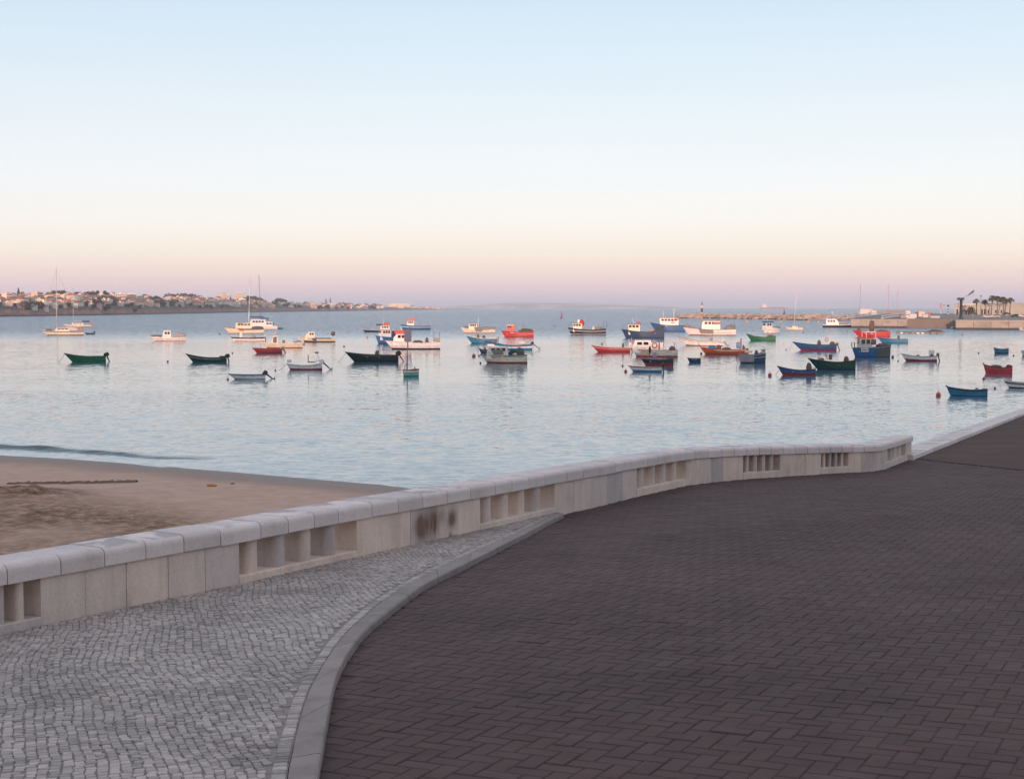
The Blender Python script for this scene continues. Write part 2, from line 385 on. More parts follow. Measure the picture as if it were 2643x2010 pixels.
# ------------------------------------------------------------------ parapet wall line
BASE = [(-330, 1707), (0, 1637), (106, 1613), (222, 1588), (328, 1566), (435, 1543), (530, 1524), (618, 1506), (921, 1436), (993, 1420), (1060, 1406), (1123, 1392), (1183, 1379), (1240, 1367),
        (1431, 1322), (1524, 1302), (1644, 1273), (1771, 1245), (1835, 1237), (1917, 1229), (2012, 1223), (2122, 1216), (2189, 1212), (2255, 1209), (2283, 1204), (2352, 1177)]
TOPV = [(-330, 1520), (106, 1437), (618, 1354), (921, 1301), (1240, 1248), (1432, 1215), (1771, 1161), (1835, 1154), (2012, 1150), (2189, 1150), (2283, 1148), (2352, 1119)]
WALLH = []
for u, v in TOPV:
    b = ground(u, interp(BASE, u)); r = ray(u, v); k = b.y / r.y; WALLH.append((u, r.z * k + CAMZ - b.z))
WH = [(u, sum(q[1] for q in WALLH[max(0, i - 1):i + 2]) / len(WALLH[max(0, i - 1):i + 2])) for i, (u, h) in enumerate(WALLH)]
def wpt(u): return ground(u, interp(BASE, u))
def wh(u): return interp(WH, u)
WT = 0.34
def wdir(u, e=14):
    a, b = wpt(u - e), wpt(u + e); d = b - a; d.z = 0; return d.normalized()
def wnrm(u): d = wdir(u); return Vector((-d.y, d.x, 0))            # points to the sea
print('wall heights', [(u, round(h, 3)) for u, h in WH])

# ------------------------------------------------------------------ promenade paving
KOUT = [(815, 2300), (822, 2010), (834, 1925), (847, 1848), (869, 1744), (910, 1667), (950, 1620), (996, 1581), (1048, 1541), (1101, 1505), (1203, 1454), (1305, 1403), (1374, 1368), (1425, 1340), (1456, 1325)]
KIN = [(718, 2300), (740, 2010), (752, 1945), (765, 1888), (797, 1785), (851, 1688), (893, 1633), (946, 1583), (1005, 1538), (1089, 1487), (1211, 1427), (1333, 1374), (1388, 1347), (1419, 1331), (1431, 1322)]
ko = [ground(*p) for p in KOUT]; ki = [ground(*p) for p in KIN]
def smooth_path(P, n=8):
    out = []
    for i in range(len(P) - 1):
        p0, p1, p2, p3 = P[max(i - 1, 0)], P[i], P[i + 1], P[min(i + 2, len(P) - 1)]
        for k in range(n):
            t = k / n
            out.append(.5 * ((2 * p1) + (p2 - p0) * t + (2 * p0 - 5 * p1 + 4 * p2 - p3) * t * t + (3 * p1 - p0 - 3 * p2 + p3) * t ** 3))
    return out + [P[-1]]
ko, ki = smooth_path(ko), smooth_path(ki)
EDGE_IN = [ground(2364, 1178), ground(2643, 1069), ground(2900, 973)]
wall_front = [wpt(u) for u in range(-330, 2353, 12)] + [wpt(2352)]
E0, E1 = EDGE_IN[0], EDGE_IN[1]
ed = (E1 - E0); ed.z = 0; ed.normalize(); en = Vector((-ed.y, ed.x, 0))
E2 = E1 + ed * 45
J0 = wpt(2352); J1 = ground(2643, 1207); jd = (J1 - J0); jd.z = 0; jd.normalize(); J2 = J0 + jd * 18
KH = .05
def zg(x, y, dz=0): return gz(x, y) + dz
def sheet(name, poly, dz, mat, res=0):
    m = MB(); m.add([(p[0], p[1], gz(p[0], p[1]) + dz) for p in poly], [tuple(range(len(poly)))]); return m.build(name, mat, recalc=False)
kend = min(range(len(ko)), key=lambda i: (ko[i] - wpt(1456)).length)
brick_poly = [(p.x, p.y) for p in ko] + [(wpt(u).x, wpt(u).y) for u in range(1460, 2352, 10)] + [(J0.x, J0.y), (J2.x, J2.y), (J2.x + 1, -3), (ko[0].x - .1, -3)]
far_poly = [(J0.x, J0.y), (E0.x, E0.y), (E2.x, E2.y), (E2.x + 40, E2.y - 10), (J2.x + 60, J2.y - 6), (J2.x, J2.y)]
cob_poly = [(p.x, p.y) for p in ki] + [(p.x, p.y) for p in wall_front if p.x < wpt(1431).x][::-1] + [(-6.5, 5.4), (-6.5, -2), (ki[0].x, -2)]

def brick_mat(isl):
    t = NT('clay_paver'); co = t.coord(kind='World')
    r = t.n('ShaderNodeNewGeometry').outputs['Random Per Island'] if isl else t.n('ShaderNodeObjectInfo').outputs['Random']
    base = t.ramp(r, [(0, (.074, .047, .045)), (.35, (.083, .051, .048)), (.7, (.091, .056, .051)), (1, (.083, .058, .056))])
    f = t.noise(co, 3.2, 7, .65); g_ = t.noise(co, .38, 5, .65)
    base = t.mix(base, t.ramp(f, [(.3, .8), (.7, 1.16)]), 1, 'MULTIPLY')
    base = t.mix(base, t.ramp(g_, [(.3, .74), (.5, .98), (.7, 1.2)]), 1, 'MULTIPLY')
    dust = t.maprange(t.noise(co, .9, 5, .7), .6, .78, 0, .38)
    base = t.mix(base, (.085, .077, .077), dust)
    t.b.inputs['Specular IOR Level'].default_value = .22
    return t.fin(base, .8, t.bump(t.noise(co, 55, 5, .6), .0025))
M_BR_O, M_BR_I = brick_mat(False), brick_mat(True)
M_BED = matte((.056, .035, .033), .3, 20, .95, kind='World')
paving = tag(sheet('brick_paving', brick_poly, -KH - .005, M_BED), kind='structure')
# herringbone clay pavers
bl, bw, gap, ang = .2, .1, .0046, R(-27)
ca, sa = math.cos(ang), math.sin(ang)
slope = Vector((-GB, -GC, 0)); nup = Vector((GB, GC, 1)).normalized()
bricks = []
for i in range(-200, 340):
    for j in range(-90, 90):
        for vert in (0, 1):
            cx, cy = (i + 1, i + .5) if not vert else (i + 3.5, i + 1)
            cx += 4 * j; lx, ly = cx * bw, cy * bw
            x, y = ca * lx - sa * ly + .5, sa * lx + ca * ly + 6
            if not (-2 < x < 21 and 1.8 < y < 34): continue
            if x > .60 * y + 3.6 or x < -.45 * y: continue
            if not inpoly(x, y, brick_poly): continue
            bricks.append((x, y, vert))
def scr(p):       # nearness on screen, only for choosing which pieces are built singly
    q = Vector(p) - Vector((0, 0, CAMZ)); c = math.cos(PITCH); s_ = math.sin(PITCH)
    d = q.y * c - q.z * s_; upv = q.z * c + q.y * s_
    return q.x / d * F + UC, VC - upv / d * F, d
def brick_verts(L, Wd, H, b, jit=0.0):
    m = MB(); hx, hy = L / 2, Wd / 2
    jx = [random.uniform(-jit, jit) for _ in range(8)]
    c = [(-hx, -hy), (hx, -hy), (hx, hy), (-hx, hy)]
    top = [(x * (1 - b / hx), y * (1 - b / hy), H) for x, y in c]; rim = [(x, y, H - b * .7) for x, y in c]; bot = [(x, y, H - .03) for x, y in c]
    m.add(top + rim + bot, [(0, 1, 2, 3)] + [(4 + i, 4 + (i + 1) % 4, (i + 1) % 4, i) for i in range(4)] + [(8 + i, 8 + (i + 1) % 4, 4 + (i + 1) % 4, 4 + i) for i in range(4)])
    return m
proto = brick_verts(bl - gap, bw - gap, 0, .006)
brick_me = proto.data('brick', M_BR_O)
rank = []
for k, (x, y, v) in enumerate(bricks):
    su, sv, d = scr((x, y, gz(x, y)))
    rank.append((0 if (-30 < su < 2673 and sv < 2040) else 1, d, k))
rank.sort(); single = {k for _, _, k in rank[:300]}
field = MB()
tq = Vector((0, 0, 1)).rotation_difference(nup)
for k, (x, y, v) in enumerate(bricks):
    z = gz(x, y) - KH + random.gauss(0, .0011)
    M = Matrix.Translation((x, y, z)) @ tq.to_matrix().to_4x4() @ Matrix.Rotation(ang + (math.pi / 2 if v else 0) + random.gauss(0, .008), 4, 'Z') @ Matrix.Rotation(random.gauss(0, .005), 4, 'X') @ Matrix.Rotation(random.gauss(0, .004), 4, 'Y')
    if k in single: child('brick', brick_me, paving, M)
    else: field.add([M @ Vector(p) for p in proto.v], proto.f)
bf = field.build('brick_field', M_BR_I, paving, recalc=False); bf['kind'] = 'stuff'
print('bricks', len(bricks))
# beyond the joint the paving is too far off to tell the pavers apart
def far_pave():
    t = NT('far_paving'); co = t.coord(kind='World', rot=(0, 0, -ang))
    bt = t.n('ShaderNodeTexBrick'); t.l(co, bt.inputs['Vector']); bt.inputs['Scale'].default_value = 1
    bt.inputs['Brick Width'].default_value = .212; bt.inputs['Row Height'].default_value = .106; bt.inputs['Mortar Size'].default_value = .006
    bt.inputs['Color1'].default_value = (.082, .050, .042, 1); bt.inputs['Color2'].default_value = (.100, .062, .051, 1); bt.inputs['Mortar'].default_value = (.05, .035, .032, 1)
    c = t.mix(bt.outputs['Color'], t.ramp(t.noise(co, .6, 5, .6), [(.3, .8), (.7, 1.2)]), 1, 'MULTIPLY')
    t.b.inputs['Specular IOR Level'].default_value = .15
    return t.fin(c, .9, t.bump(t.noise(co, 9, 5), .01))
tag(sheet('promenade', far_poly, -KH + .004, far_pave()), kind='structure')
m = MB()
for k in range(40):
    a = J0 + jd * (16 * k / 40); b = J0 + jd * (16 * (k + 1) / 40)
    m.add([(a.x, a.y - .02, gz(a.x, a.y) - KH + .006), (b.x, b.y - .02, gz(b.x, b.y) - KH + .006), (b.x, b.y + .022, gz(b.x, b.y) - KH + .009), (a.x, a.y + .022, gz(a.x, a.y) - KH + .009)], [(0, 1, 2, 3)])
tag(m.build('drain_joint', matte((.02, .018, .018), .2)), kind='structure')

# ------------------------------------------------------------------ cobbled pavement
def cob_mat(isl):
    t = NT('limestone_sett'); co = t.coord(kind='World')
    r = t.n('ShaderNodeNewGeometry').outputs['Random Per Island'] if isl else t.n('ShaderNodeObjectInfo').outputs['Random']
    base = t.ramp(r, [(0, (.27, .238, .218)), (.3, (.365, .325, .30)), (.75, (.44, .395, .365)), (.93, (.49, .435, .39)), (1, (.51, .43, .36))])
    base = t.mix(base, t.ramp(t.noise(co, 30, 5, .6), [(.3, .86), (.7, 1.1)]), 1, 'MULTIPLY')
    base = t.mix(base, t.ramp(t.noise(co, 1.1, 5, .65), [(.34, .68), (.52, .96), (.75, 1.06)]), 1, 'MULTIPLY')
    t.b.inputs['Specular IOR Level'].default_value = .3
    return t.fin(base, .7, t.bump(t.noise(co, 120, 4), .0018))
M_CB_O, M_CB_I = cob_mat(False), cob_mat(True)
cobpave = tag(sheet('cobbled_pavement', cob_poly, -.007, matte((.24, .21, .19), .35, 30, .95, kind='World')), kind='structure')
cobs = []
def quadcob(q, h):                       # q: four xy corners, counter-clockwise
    c = [sum(p[0] for p in q) / 4, sum(p[1] for p in q) / 4]
    tx, ty = random.gauss(0, .018), random.gauss(0, .018)
    def P(x, y, dz): return (x, y, gz(x, y) + dz + (x - c[0]) * tx + (y - c[1]) * ty)
    k = .86 + random.uniform(-.03, .03)
    top = [P(c[0] + (x - c[0]) * k, c[1] + (y - c[1]) * k, h) for x, y in q]
    rim = [P(x, y, h - .004) for x, y in q]; bot = [P(x, y, -.028) for x, y in q]
    return top + rim + bot
CF = [(0, 1, 2, 3)] + [(4 + i, 4 + (i + 1) % 4, (i + 1) % 4, i) for i in range(4)] + [(8 + i, 8 + (i + 1) % 4, 4 + (i + 1) % 4, 4 + i) for i in range(4)]
kin2 = ki
def kdist(x, y): return min((p.x - x) ** 2 + (p.y - y) ** 2 for p in kin2) ** .5
cw_, ph = .047, R(17)                   # columns of setts run away from the viewer
cA, sA = math.cos(ph), math.sin(ph)
def wob(s, tt): return .16 * mnoise.noise(Vector((s * .5, tt * .55, 0))) + .022 * mnoise.noise(Vector((s * 2.3, tt * 3.1, 4)))
cols = {}
for ci in range(-250, 250):
    tt = -14 + random.random() * .05
    while tt < 14:
        ln = random.choice((.036, .042, .047, .053, .064)) * random.uniform(.9, 1.1); jl = random.gauss(0, .0035)
        s0, s1 = ci * cw_, (ci + 1) * cw_
        g2 = .0027
        q = []
        for s, t_ in ((s0 + g2, tt + g2), (s1 - g2, tt + g2), (s1 - g2, tt + ln - g2), (s0 + g2, tt + ln - g2)):
            s += wob(s, t_) + jl + random.uniform(-.003, .003); t2 = t_ + .03 * mnoise.noise(Vector((s * 2.2, t_ * .8, 7))) + random.uniform(-.0028, .0028)
            q.append((cA * s - sA * t2 - 1.5, sA * s + cA * t2 + 9))
        cx, cy = sum(p[0] for p in q) / 4, sum(p[1] for p in q) / 4
        tt += ln
        if cx > .4 or cx < -.42 * cy - 1.2 or cy < 3.8 or cy > 17.2: continue
        if not inpoly(cx, cy, cob_poly): continue
        if kdist(cx, cy) < .098: continue
        cobs.append(q)
# two courses laid along the kerb
for row in (0,):
    o0, o1 = .006 + row * .066, .006 + row * .066 + .066
    acc = 0.0
    P_ = ki; i = 0; path = []
    for a, b in zip(P_, P_[1:]):
        d = b - a; L = d.length
        if L < 1e-6: continue
        dd = d / L; nn = Vector((-dd.y, dd.x, 0)); s = 0
        path.append((a, dd, nn, L))
    carry = 0
    for a, dd, nn, L in path:
        s = carry
        while s < L:
            ln = random.uniform(.042, .066); g2 = .004
            p0, p1 = a + dd * (s + g2), a + dd * (s + ln - g2)
            q = [p0 + nn * o0, p1 + nn * o0, p1 + nn * (o1 - g2), p0 + nn * (o1 - g2)]
            q = [(p.x + random.uniform(-.002, .002), p.y + random.uniform(-.002, .002)) for p in q]
            cx, cy = q[0]
            if cy > 3.6 and inpoly(sum(p[0] for p in q) / 4, sum(p[1] for p in q) / 4, cob_poly): cobs.append(q)
            s += ln
        carry = s - L
rank = []
for k, q in enumerate(cobs):
    cx, cy = sum(p[0] for p in q) / 4, sum(p[1] for p in q) / 4; su, sv, d = scr((cx, cy, gz(cx, cy)))
    rank.append((0 if (-20 < su < 900 and sv < 2030) else 1, d, k))
rank.sort(); single = {k for _, _, k in rank[:300]}
field = MB()
for k, q in enumerate(cobs):
    vv = quadcob(q, random.gauss(0, .0012))
    if k in single:
        mm = MB(); mm.add(vv, CF); child('cobblestone', mm.data('cobblestone', M_CB_O), cobpave)
    else: field.add(vv, CF)
cf = field.build('cobble_field', M_CB_I, cobpave, recalc=False); cf['kind'] = 'stuff'
print('cobbles', len(cobs))

# ------------------------------------------------------------------ kerb between cobbles and bricks
M_KERB = matte((.25, .213, .193), .24, 5, .75, .004, .10, kind='Object', bscale=60)
kerb = tag(empty('kerb'), kind='structure')
cum = [0.0]
for a, b in zip(ko, ko[1:]): cum.append(cum[-1] + (b - a).length)
def kpt(s):
    s = max(0, min(cum[-1] - 1e-6, s))
    for i in range(len(cum) - 1):
        if cum[i] <= s <= cum[i + 1]: break
    q = (s - cum[i]) / max(1e-9, cum[i + 1] - cum[i]); return ko[i].lerp(ko[i + 1], q), ki[i].lerp(ki[i + 1], q)
s = .0; first = [0.0]
marks = []
for (u, v) in ((834, 1925), (861, 1785), (877, 1735)):
    g_ = ground(u, v); marks.append(min(range(len(ko)), key=lambda i: (ko[i] - g_).length))
while s < cum[-1] - .05:
    L = min(random.uniform(.78, 1.05), cum[-1] - s); m = MB(); nseg = max(3, int(L / .12)); rings = []
    for k in range(nseg + 1):
        q = s + .005 + (L - .010) * k / nseg; o, i_ = kpt(q); dx = (o - i_); dx.z = 0; d = dx.normalized() if dx.length > 1e-4 else Vector((1, 0, 0))
        zz = lambda p: gz(p.x, p.y)
        ring = []
        for p, dz in ((i_ + d * .004, -.05), (i_ + d * .004, -.004), (i_ + d * .012, .004), (o - d * .020, .004), (o - d * .006, -.003), (o, -.016), (o, -KH - .06)): ring.append((p.x, p.y, zz(p) + dz))
        rings.append(ring)
    m.v = [p for r_ in rings for p in r_]; nn = 7
    for k in range(nseg):
        for j in range(nn - 1): m.f.append((k * nn + j, (k + 1) * nn + j, (k + 1) * nn + j + 1, k * nn + j + 1)); m.mi.append(0); m.sm.append(False)
    m.f += [tuple(range(nn)), tuple(range(nseg * nn, nseg * nn + nn))[::-1]]; m.mi += [0, 0]; m.sm += [False, False]
    m.build('kerb_stone', M_KERB, kerb); s += L

# ------------------------------------------------------------------ parapet wall: coping, panels, balusters
def wall_mat(col, stain=False):
    t = NT('limestone_wall'); co = t.coord(kind='World')
    r = t.n('ShaderNodeObjectInfo').outputs['Random']
    base = t.mix(col, t.ramp(r, [(0, (.74, .77, .83)), (.3, (.9, .91, .94)), (.6, (1.0, .99, .97)), (1, (1.12, 1.06, 1.0))]), 1, 'MULTIPLY')
    base = t.mix(base, t.ramp(t.noise(co, 2.4, 7, .65), [(.3, .82), (.5, 1.0), (.72, 1.08)]), 1, 'MULTIPLY')
    base = t.mix(base, t.ramp(t.noise(t.coord((9, 9, 1.2), 'World'), 1, 5, .6), [(.35, (.80, .78, .76)), (.55, (1, 1, 1))]), .5, 'MULTIPLY')
    base = t.mix(base, t.ramp(t.noise(co, 45, 4, .6), [(.3, .9), (.7, 1.07)]), 1, 'MULTIPLY')
    if stain:
        a = t.n('ShaderNodeAttribute'); a.attribute_name = 'scorch'
        sn = t.noise(t.coord((7, 7, 1.6), 'World'), 1.3, 5, .6, .6)
        fac = t.math('MULTIPLY', a.outputs['Fac'], t.maprange(sn, .2, .58, .5, 1.0))
        base = t.mix(base, (.14, .062, .026), t.math('MINIMUM', t.math('MULTIPLY', fac, 1.15), .88))
    return t.fin(base, .68, t.bump(t.noise(co, 70, 5, .6), .003))
M_PANEL = wall_mat((.69, .575, .505)); M_STAIN = wall_mat((.69, .575, .505), True)
def coping_mat():
    t = NT('limestone_coping'); co = t.coord(kind='World'); r = t.n('ShaderNodeObjectInfo').outputs['Random']
    base = t.mix((.67, .585, .55), t.ramp(r, [(0, .88), (.5, 1.0), (1, 1.08)]), 1, 'MULTIPLY')
    base = t.mix(base, t.ramp(t.noise(co, 3.0, 7, .65), [(.3, .84), (.5, 1.0), (.72, 1.06)]), 1, 'MULTIPLY')
    base = t.mix(base, t.ramp(t.noise(co, 50, 4, .6), [(.3, .9), (.7, 1.07)]), 1, 'MULTIPLY')
    # grey lichen and damp patches on some stones, on their upper side
    g = t.n('ShaderNodeNewGeometry'); sp = t.n('ShaderNodeSeparateXYZ'); t.l(g.outputs['Normal'], sp.inputs[0])
    up = t.maprange(sp.outputs['Z'], .75, .98); sel = t.maprange(r, .62, .7)
    dampn = t.maprange(t.noise(co, 2.1, 5, .65, .5), .44, .56)
    base = t.mix(base, (.25, .245, .24), t.math('MULTIPLY', t.math('MULTIPLY', up, dampn), t.math('ADD', t.math('MULTIPLY', sel, .6), .12)))
    return t.fin(base, .66, t.bump(t.noise(co, 80, 5, .6), .0025))
M_COPE = coping_mat()
wall = empty('parapet_wall', (0, 0, 0)); tag(wall, 'long pale limestone parapet with coping and baluster openings along the promenade edge', 'wall')
def sweep(us, prof, name, mat, zrel, gapm=.003, smooth=False):
    """prof: (n, fraction-of-height or metres) outline; us: pixel columns of the ends and in-between points"""
    m = MB(); rings = []
    for k, u in enumerate(us):
        p = wpt(u); n = wnrm(u); d = wdir(u); h = wh(u)
        off = gapm if k == 0 else (-gapm if k == len(us) - 1 else 0)
        p = p + d * off
        rings += [(p.x + n.x * a, p.y + n.y * a, p.z + zrel(b, h)) for a, b in prof]
    nn = len(prof); m.v = rings
    for k in range(len(us) - 1):
        for j in range(nn): m.f.append((k * nn + j, (k + 1) * nn + j, (k + 1) * nn + (j + 1) % nn, k * nn + (j + 1) % nn)); m.mi.append(0); m.sm.append(smooth)
    m.f += [tuple(range(nn)), tuple(range((len(us) - 1) * nn, len(us) * nn))[::-1]]; m.mi += [0, 0]; m.sm += [False, False]
    return m.build(name, mat, wall)
def ins(a, b, step=26):
    n = max(1, int(abs(b - a) / step)); return [a + (b - a) * k / n for k in range(n + 1)]
CP = .70                                    # coping starts at this share of the wall's height
cope_prof = [(-.022, CP)]
rr = .055
cprof = lambda: None
joints = [-330, -230, -150, -70, 16, 154, 267, 373, 471, 566, 669, 740, 807, 869, 956, 1024, 1087, 1150, 1210, 1274, 1317, 1361, 1403, 1459, 1501, 1544, 1584, 1624, 1666, 1696, 1726, 1753, 1790, 1825, 1858, 1892, 1925, 1957,
          1988, 2019, 2050, 2081, 2111, 2141, 2170, 2199, 2228, 2255, 2278, 2302, 2326, 2353]
for a, b in zip(joints, joints[1:]):
    hj = random.gauss(0, .0015); h_ = wh((a + b) / 2)
    prof = [(-.024, CP + .006 / h_)]
    for k in range(6): t_ = k / 5 * math.pi / 2; prof.append((-.024 + rr - rr * math.cos(t_), 1 - (rr - rr * math.sin(t_)) / h_))
    for k in range(4): t_ = k / 3 * math.pi / 2; prof.append((WT + .02 - .03 + .03 * math.sin(t_), 1 - (.03 - .03 * math.cos(t_)) / h_))
    prof += [(WT + .02, CP + .006 / h_)]
    sweep(ins(a, b), prof, 'coping_stone', M_COPE, lambda f, h: f * h + hj, .0048)
OPEN = [(-200, 106), (618, 921), (1240, 1431), (1644, 1771), (1918, 2013), (2119, 2189), (2285, 2337)]
PANELS = [[-330, -265, -200], [106, 222, 328, 435, 530, 618], [921, 993, 1060, 1123, 1183, 1240], [1431, 1479, 1523, 1568, 1606, 1644], [1771, 1807, 1837, 1866, 1893, 1918], [2013, 2035, 2057, 2078, 2099, 2119], [2189, 2222, 2253, 2285], [2337, 2352.5]]
for row in PANELS:
    for a, b in zip(row, row[1:]):
        st = a in (1060, 1123)
        y0 = random.uniform(-.004, .003)
        prof = [(y0, -.06), (y0, CP), (WT, CP), (WT, -.06)]
        if st: prof = [(y0, -.06 + (CP + .06) * k / 12) for k in range(13)] + [(WT, CP), (WT, -.06)]
        o = sweep(ins(a, b, 5 if st else 26), prof, 'wall_panel', M_STAIN if st else M_PANEL, lambda f, h: f * h if f > 0 else f, .0028)
        if st:
            vals = []
            for v in o.data.vertices:
                su, sv, d = scr(v.co)
                hb = (interp(BASE, su) - sv) / max(1, interp(BASE, su) - interp(TOPV, su))
                e = max(.85 * math.exp(-((su - 1102) / 26) ** 2 - ((hb - .36) / .27) ** 2), math.exp(-((su - 1088) / 17) ** 2 - ((hb - .33) / .26) ** 2) * 1.3, 1.15 * math.exp(-((su - 1117) / 15) ** 2 - ((hb - .38) / .28) ** 2), 1.0 * math.exp(-((su - 1165) / 13) ** 2 - ((hb - .36) / .2) ** 2), .5 * math.exp(-((su - 1130) / 25) ** 2 - ((hb - .45) / .2) ** 2))
                vals.append(min(1, e))
            at = o.data.attributes.new('scorch', 'FLOAT', 'POINT'); at.data.foreach_set('value', vals)
            tag(o, 'limestone panel with a dark brown scorch mark')
PLH = .062
for (a, b) in OPEN:
    sweep(ins(a, b, 40), [(-.003, -.06), (-.003, PLH - .008), (.006, PLH), (WT - .01, PLH), (WT - .01, -.06)], 'plinth_stone', M_PANEL, lambda f, h: f, .002)
    pa, pb = wpt(a), wpt(b); L = (pb - pa).length; nb = 4 if a > -100 else 5
    pitch = L / (nb + .55); bwid = pitch * .42
    for k in range(nb):
        c = pitch * (.52 + k) + .02
        q = c / L; lo, hi = a, b                # find pixel column of that point along the opening
        for _ in range(30):
            mid = (lo + hi) / 2
            if (wpt(mid) - pa).length < c: lo = mid
            else: hi = mid
        u = lo; p = wpt(u); n = wnrm(u); d = wdir(u); h = wh(u)
        m = MB(); ring = []
        r_ = bwid / 2; y0, y1 = .012, WT - .02
        for i in range(9): th = math.pi * i / 8; ring.append((-math.cos(th) * r_, y0 + r_ * .75 - math.sin(th) * r_ * .75))
        for i in range(9): th = math.pi * i / 8; ring.append((math.cos(th) * r_, y1 - r_ * .75 + math.sin(th) * r_ * .75))
        rb = [p + d * x + n * y + Vector((0, 0, PLH - .004)) for x, y in ring]; rt = [p + d * x + n * y + Vector((0, 0, CP * h + .004)) for x, y in ring]
        nr = len(ring); m.add(rb + rt, [(i, (i + 1) % nr, nr + (i + 1) % nr, nr + i) for i in range(nr)], 0, True); m.add(rt, [tuple(range(nr))]); m.add(rb, [tuple(range(nr))])
        m.build('baluster', M_PANEL, wall)
# loose pale stone on the cobbles at the foot of the stained panel
p = ground(1174, 1382); m = MB(); m.ell((0, 0, 0), (.042, .034, .034), 9, 7, nz=.5, seed=3); o = m.build('loose_stone', matte((.52, .46, .38), .2, 20)); o.location = p + Vector((-.02, -.05, .024))
tag(o, 'pale loose stone lying at the foot of the scorched parapet panels', 'stone')

# ------------------------------------------------------------------ the quay wall below the promenade and its edge coping
M_SEAW = matte((.30, .27, .24), .3, 1.2, .9, .02, kind='World')
m = MB()
back = [wpt(u) + wnrm(u) * (WT + .0) for u in range(-330, 2353, 30)] + [wpt(2352) + wnrm(2352) * WT]
back = [Vector((back[0].x - 40, back[0].y - 22, back[0].z + .8))] + back
outer = [p for p in back]
eo = [E0 + en * .62 + ed * 0, E2 + en * .62]
outer += [Vector((p.x, p.y, gz(p.x, p.y))) for p in eo]
for a, b in zip(outer, outer[1:]):
    m.add([(a.x, a.y, a.z - .05), (b.x, b.y, b.z - .05), (b.x + .3, b.y + .5, -1.5), (a.x + .3, a.y + .5, -1.5)], [(0, 1, 2, 3)])
tag(m.build('sea_wall', M_SEAW, recalc=False), kind='structure')
edge = tag(empty('promenade_edge_kerb'), kind='structure')
Ltot = (E2 - E0).length; s = -.35; first = True
while s < Ltot:
    L = random.uniform(1.3, 1.7); m = MB(); a, b = E0 + ed * (s + .004), E0 + ed * (s + L - .004); pr = [(0, -.12), (0, .045), (.02, .062), (.60, .062), (.64, .04), (.64, -.3)]
    vs_ = []
    for p in (a, b): vs_ += [(p.x + en.x * n, p.y + en.y * n, gz(p.x + en.x * n, p.y + en.y * n) + z - .01) for n, z in pr]
    m.add(vs_, [(j, j + 6, (j + 1) % 6 + 6, (j + 1) % 6) for j in range(6)] + [tuple(range(6)), tuple(range(6, 12))[::-1]])
    m.build('kerb_stone', M_COPE, edge); s += L


# ================================================================== UNSEEN STAND-IN BUILDINGS BEHIND THE VIEWER (added to shade the promenade and the near moorings)
M_GL = glassdark()
def add_shade_building(x0, x1, y0, y1, z0, z1, col, lab, floors):
    e = empty('shade_building', ((x0 + x1) / 2, y1, z0)); w_, d_ = (x1 - x0), (y1 - y0); h = z1 - z0
    m = MB(); m.box(-w_ / 2, w_ / 2, -d_, 0, -3, h); m.build('wall', matte(col, .15, .4, .9), e)
    m = MB(); m.side([(-w_ / 2 - .4, h), (w_ / 2 + .4, h), (w_ / 2 + .4, h + .25), (-w_ / 2 - .4, h + .25)], -d_ - .4, .4); m.build('cornice', matte((.6, .56, .5)), e)
    m = MB(); m.add([(-w_ / 2 - .3, .3, h + .25), (w_ / 2 + .3, .3, h + .25), (w_ / 2 + .3, -d_ - .3, h + .25), (-w_ / 2 - .3, -d_ - .3, h + .25), (-w_ / 2 + 3, -d_ / 2, h + 1.5), (w_ / 2 - 3, -d_ / 2, h + 1.5)],
                    [(0, 1, 5, 4), (2, 3, 4, 5), (1, 2, 5), (3, 0, 4)]); m.build('roof', matte((.36, .13, .07), .3, 2), e)
    n = int(w_ / 3.2); wm = MB(); wm.box(-.5, .5, -.02, .06, 0, 1.6); me = wm.data('window', M_GL)
    for fl in range(floors):
        for k in range(n):
            child('window', me, e, Matrix.Translation((-w_ / 2 + (k + .5) * w_ / n, 0, .9 + fl * (h / floors))))
    tag(e, lab, 'building', 'unseen buildings added for shade')
add_shade_building(5.5, 21, -13, -2.2, 6.0, 15.0, (.55, .47, .38), 'sand-coloured unseen building added behind the viewer to darken the right foreground', 3)  # unseen block added to cut sky light from the lower right paving
X_ = -165
for i, (w_, zt, c, nm) in enumerate(((58, 15.4, (.62, .52, .38), 'ochre'), (46, 16.6, (.7, .68, .63), 'white'), (50, 15.9, (.6, .42, .36), 'pink'), (44, 17.3, (.7, .66, .56), 'cream'), (60, 16.2, (.66, .63, .6), 'pale grey'))):
    add_shade_building(X_, X_ + w_ - 1.2, -60, -44, 6.5, zt + .9, c, nm + ' stand-in building of the unseen town, added to shade the moorings', 3); X_ += w_  # town stand-ins out of view, heights set by where their shadow ends
m = MB(); m.add([(-170, -3.0, 7.0), (100, -3.0, 6.5), (100, -70, 7.4), (-170, -70, 7.4)], [(0, 1, 2, 3)]); tag(m.build('road', matte((.06, .055, .055), .3, 1)), kind='structure')

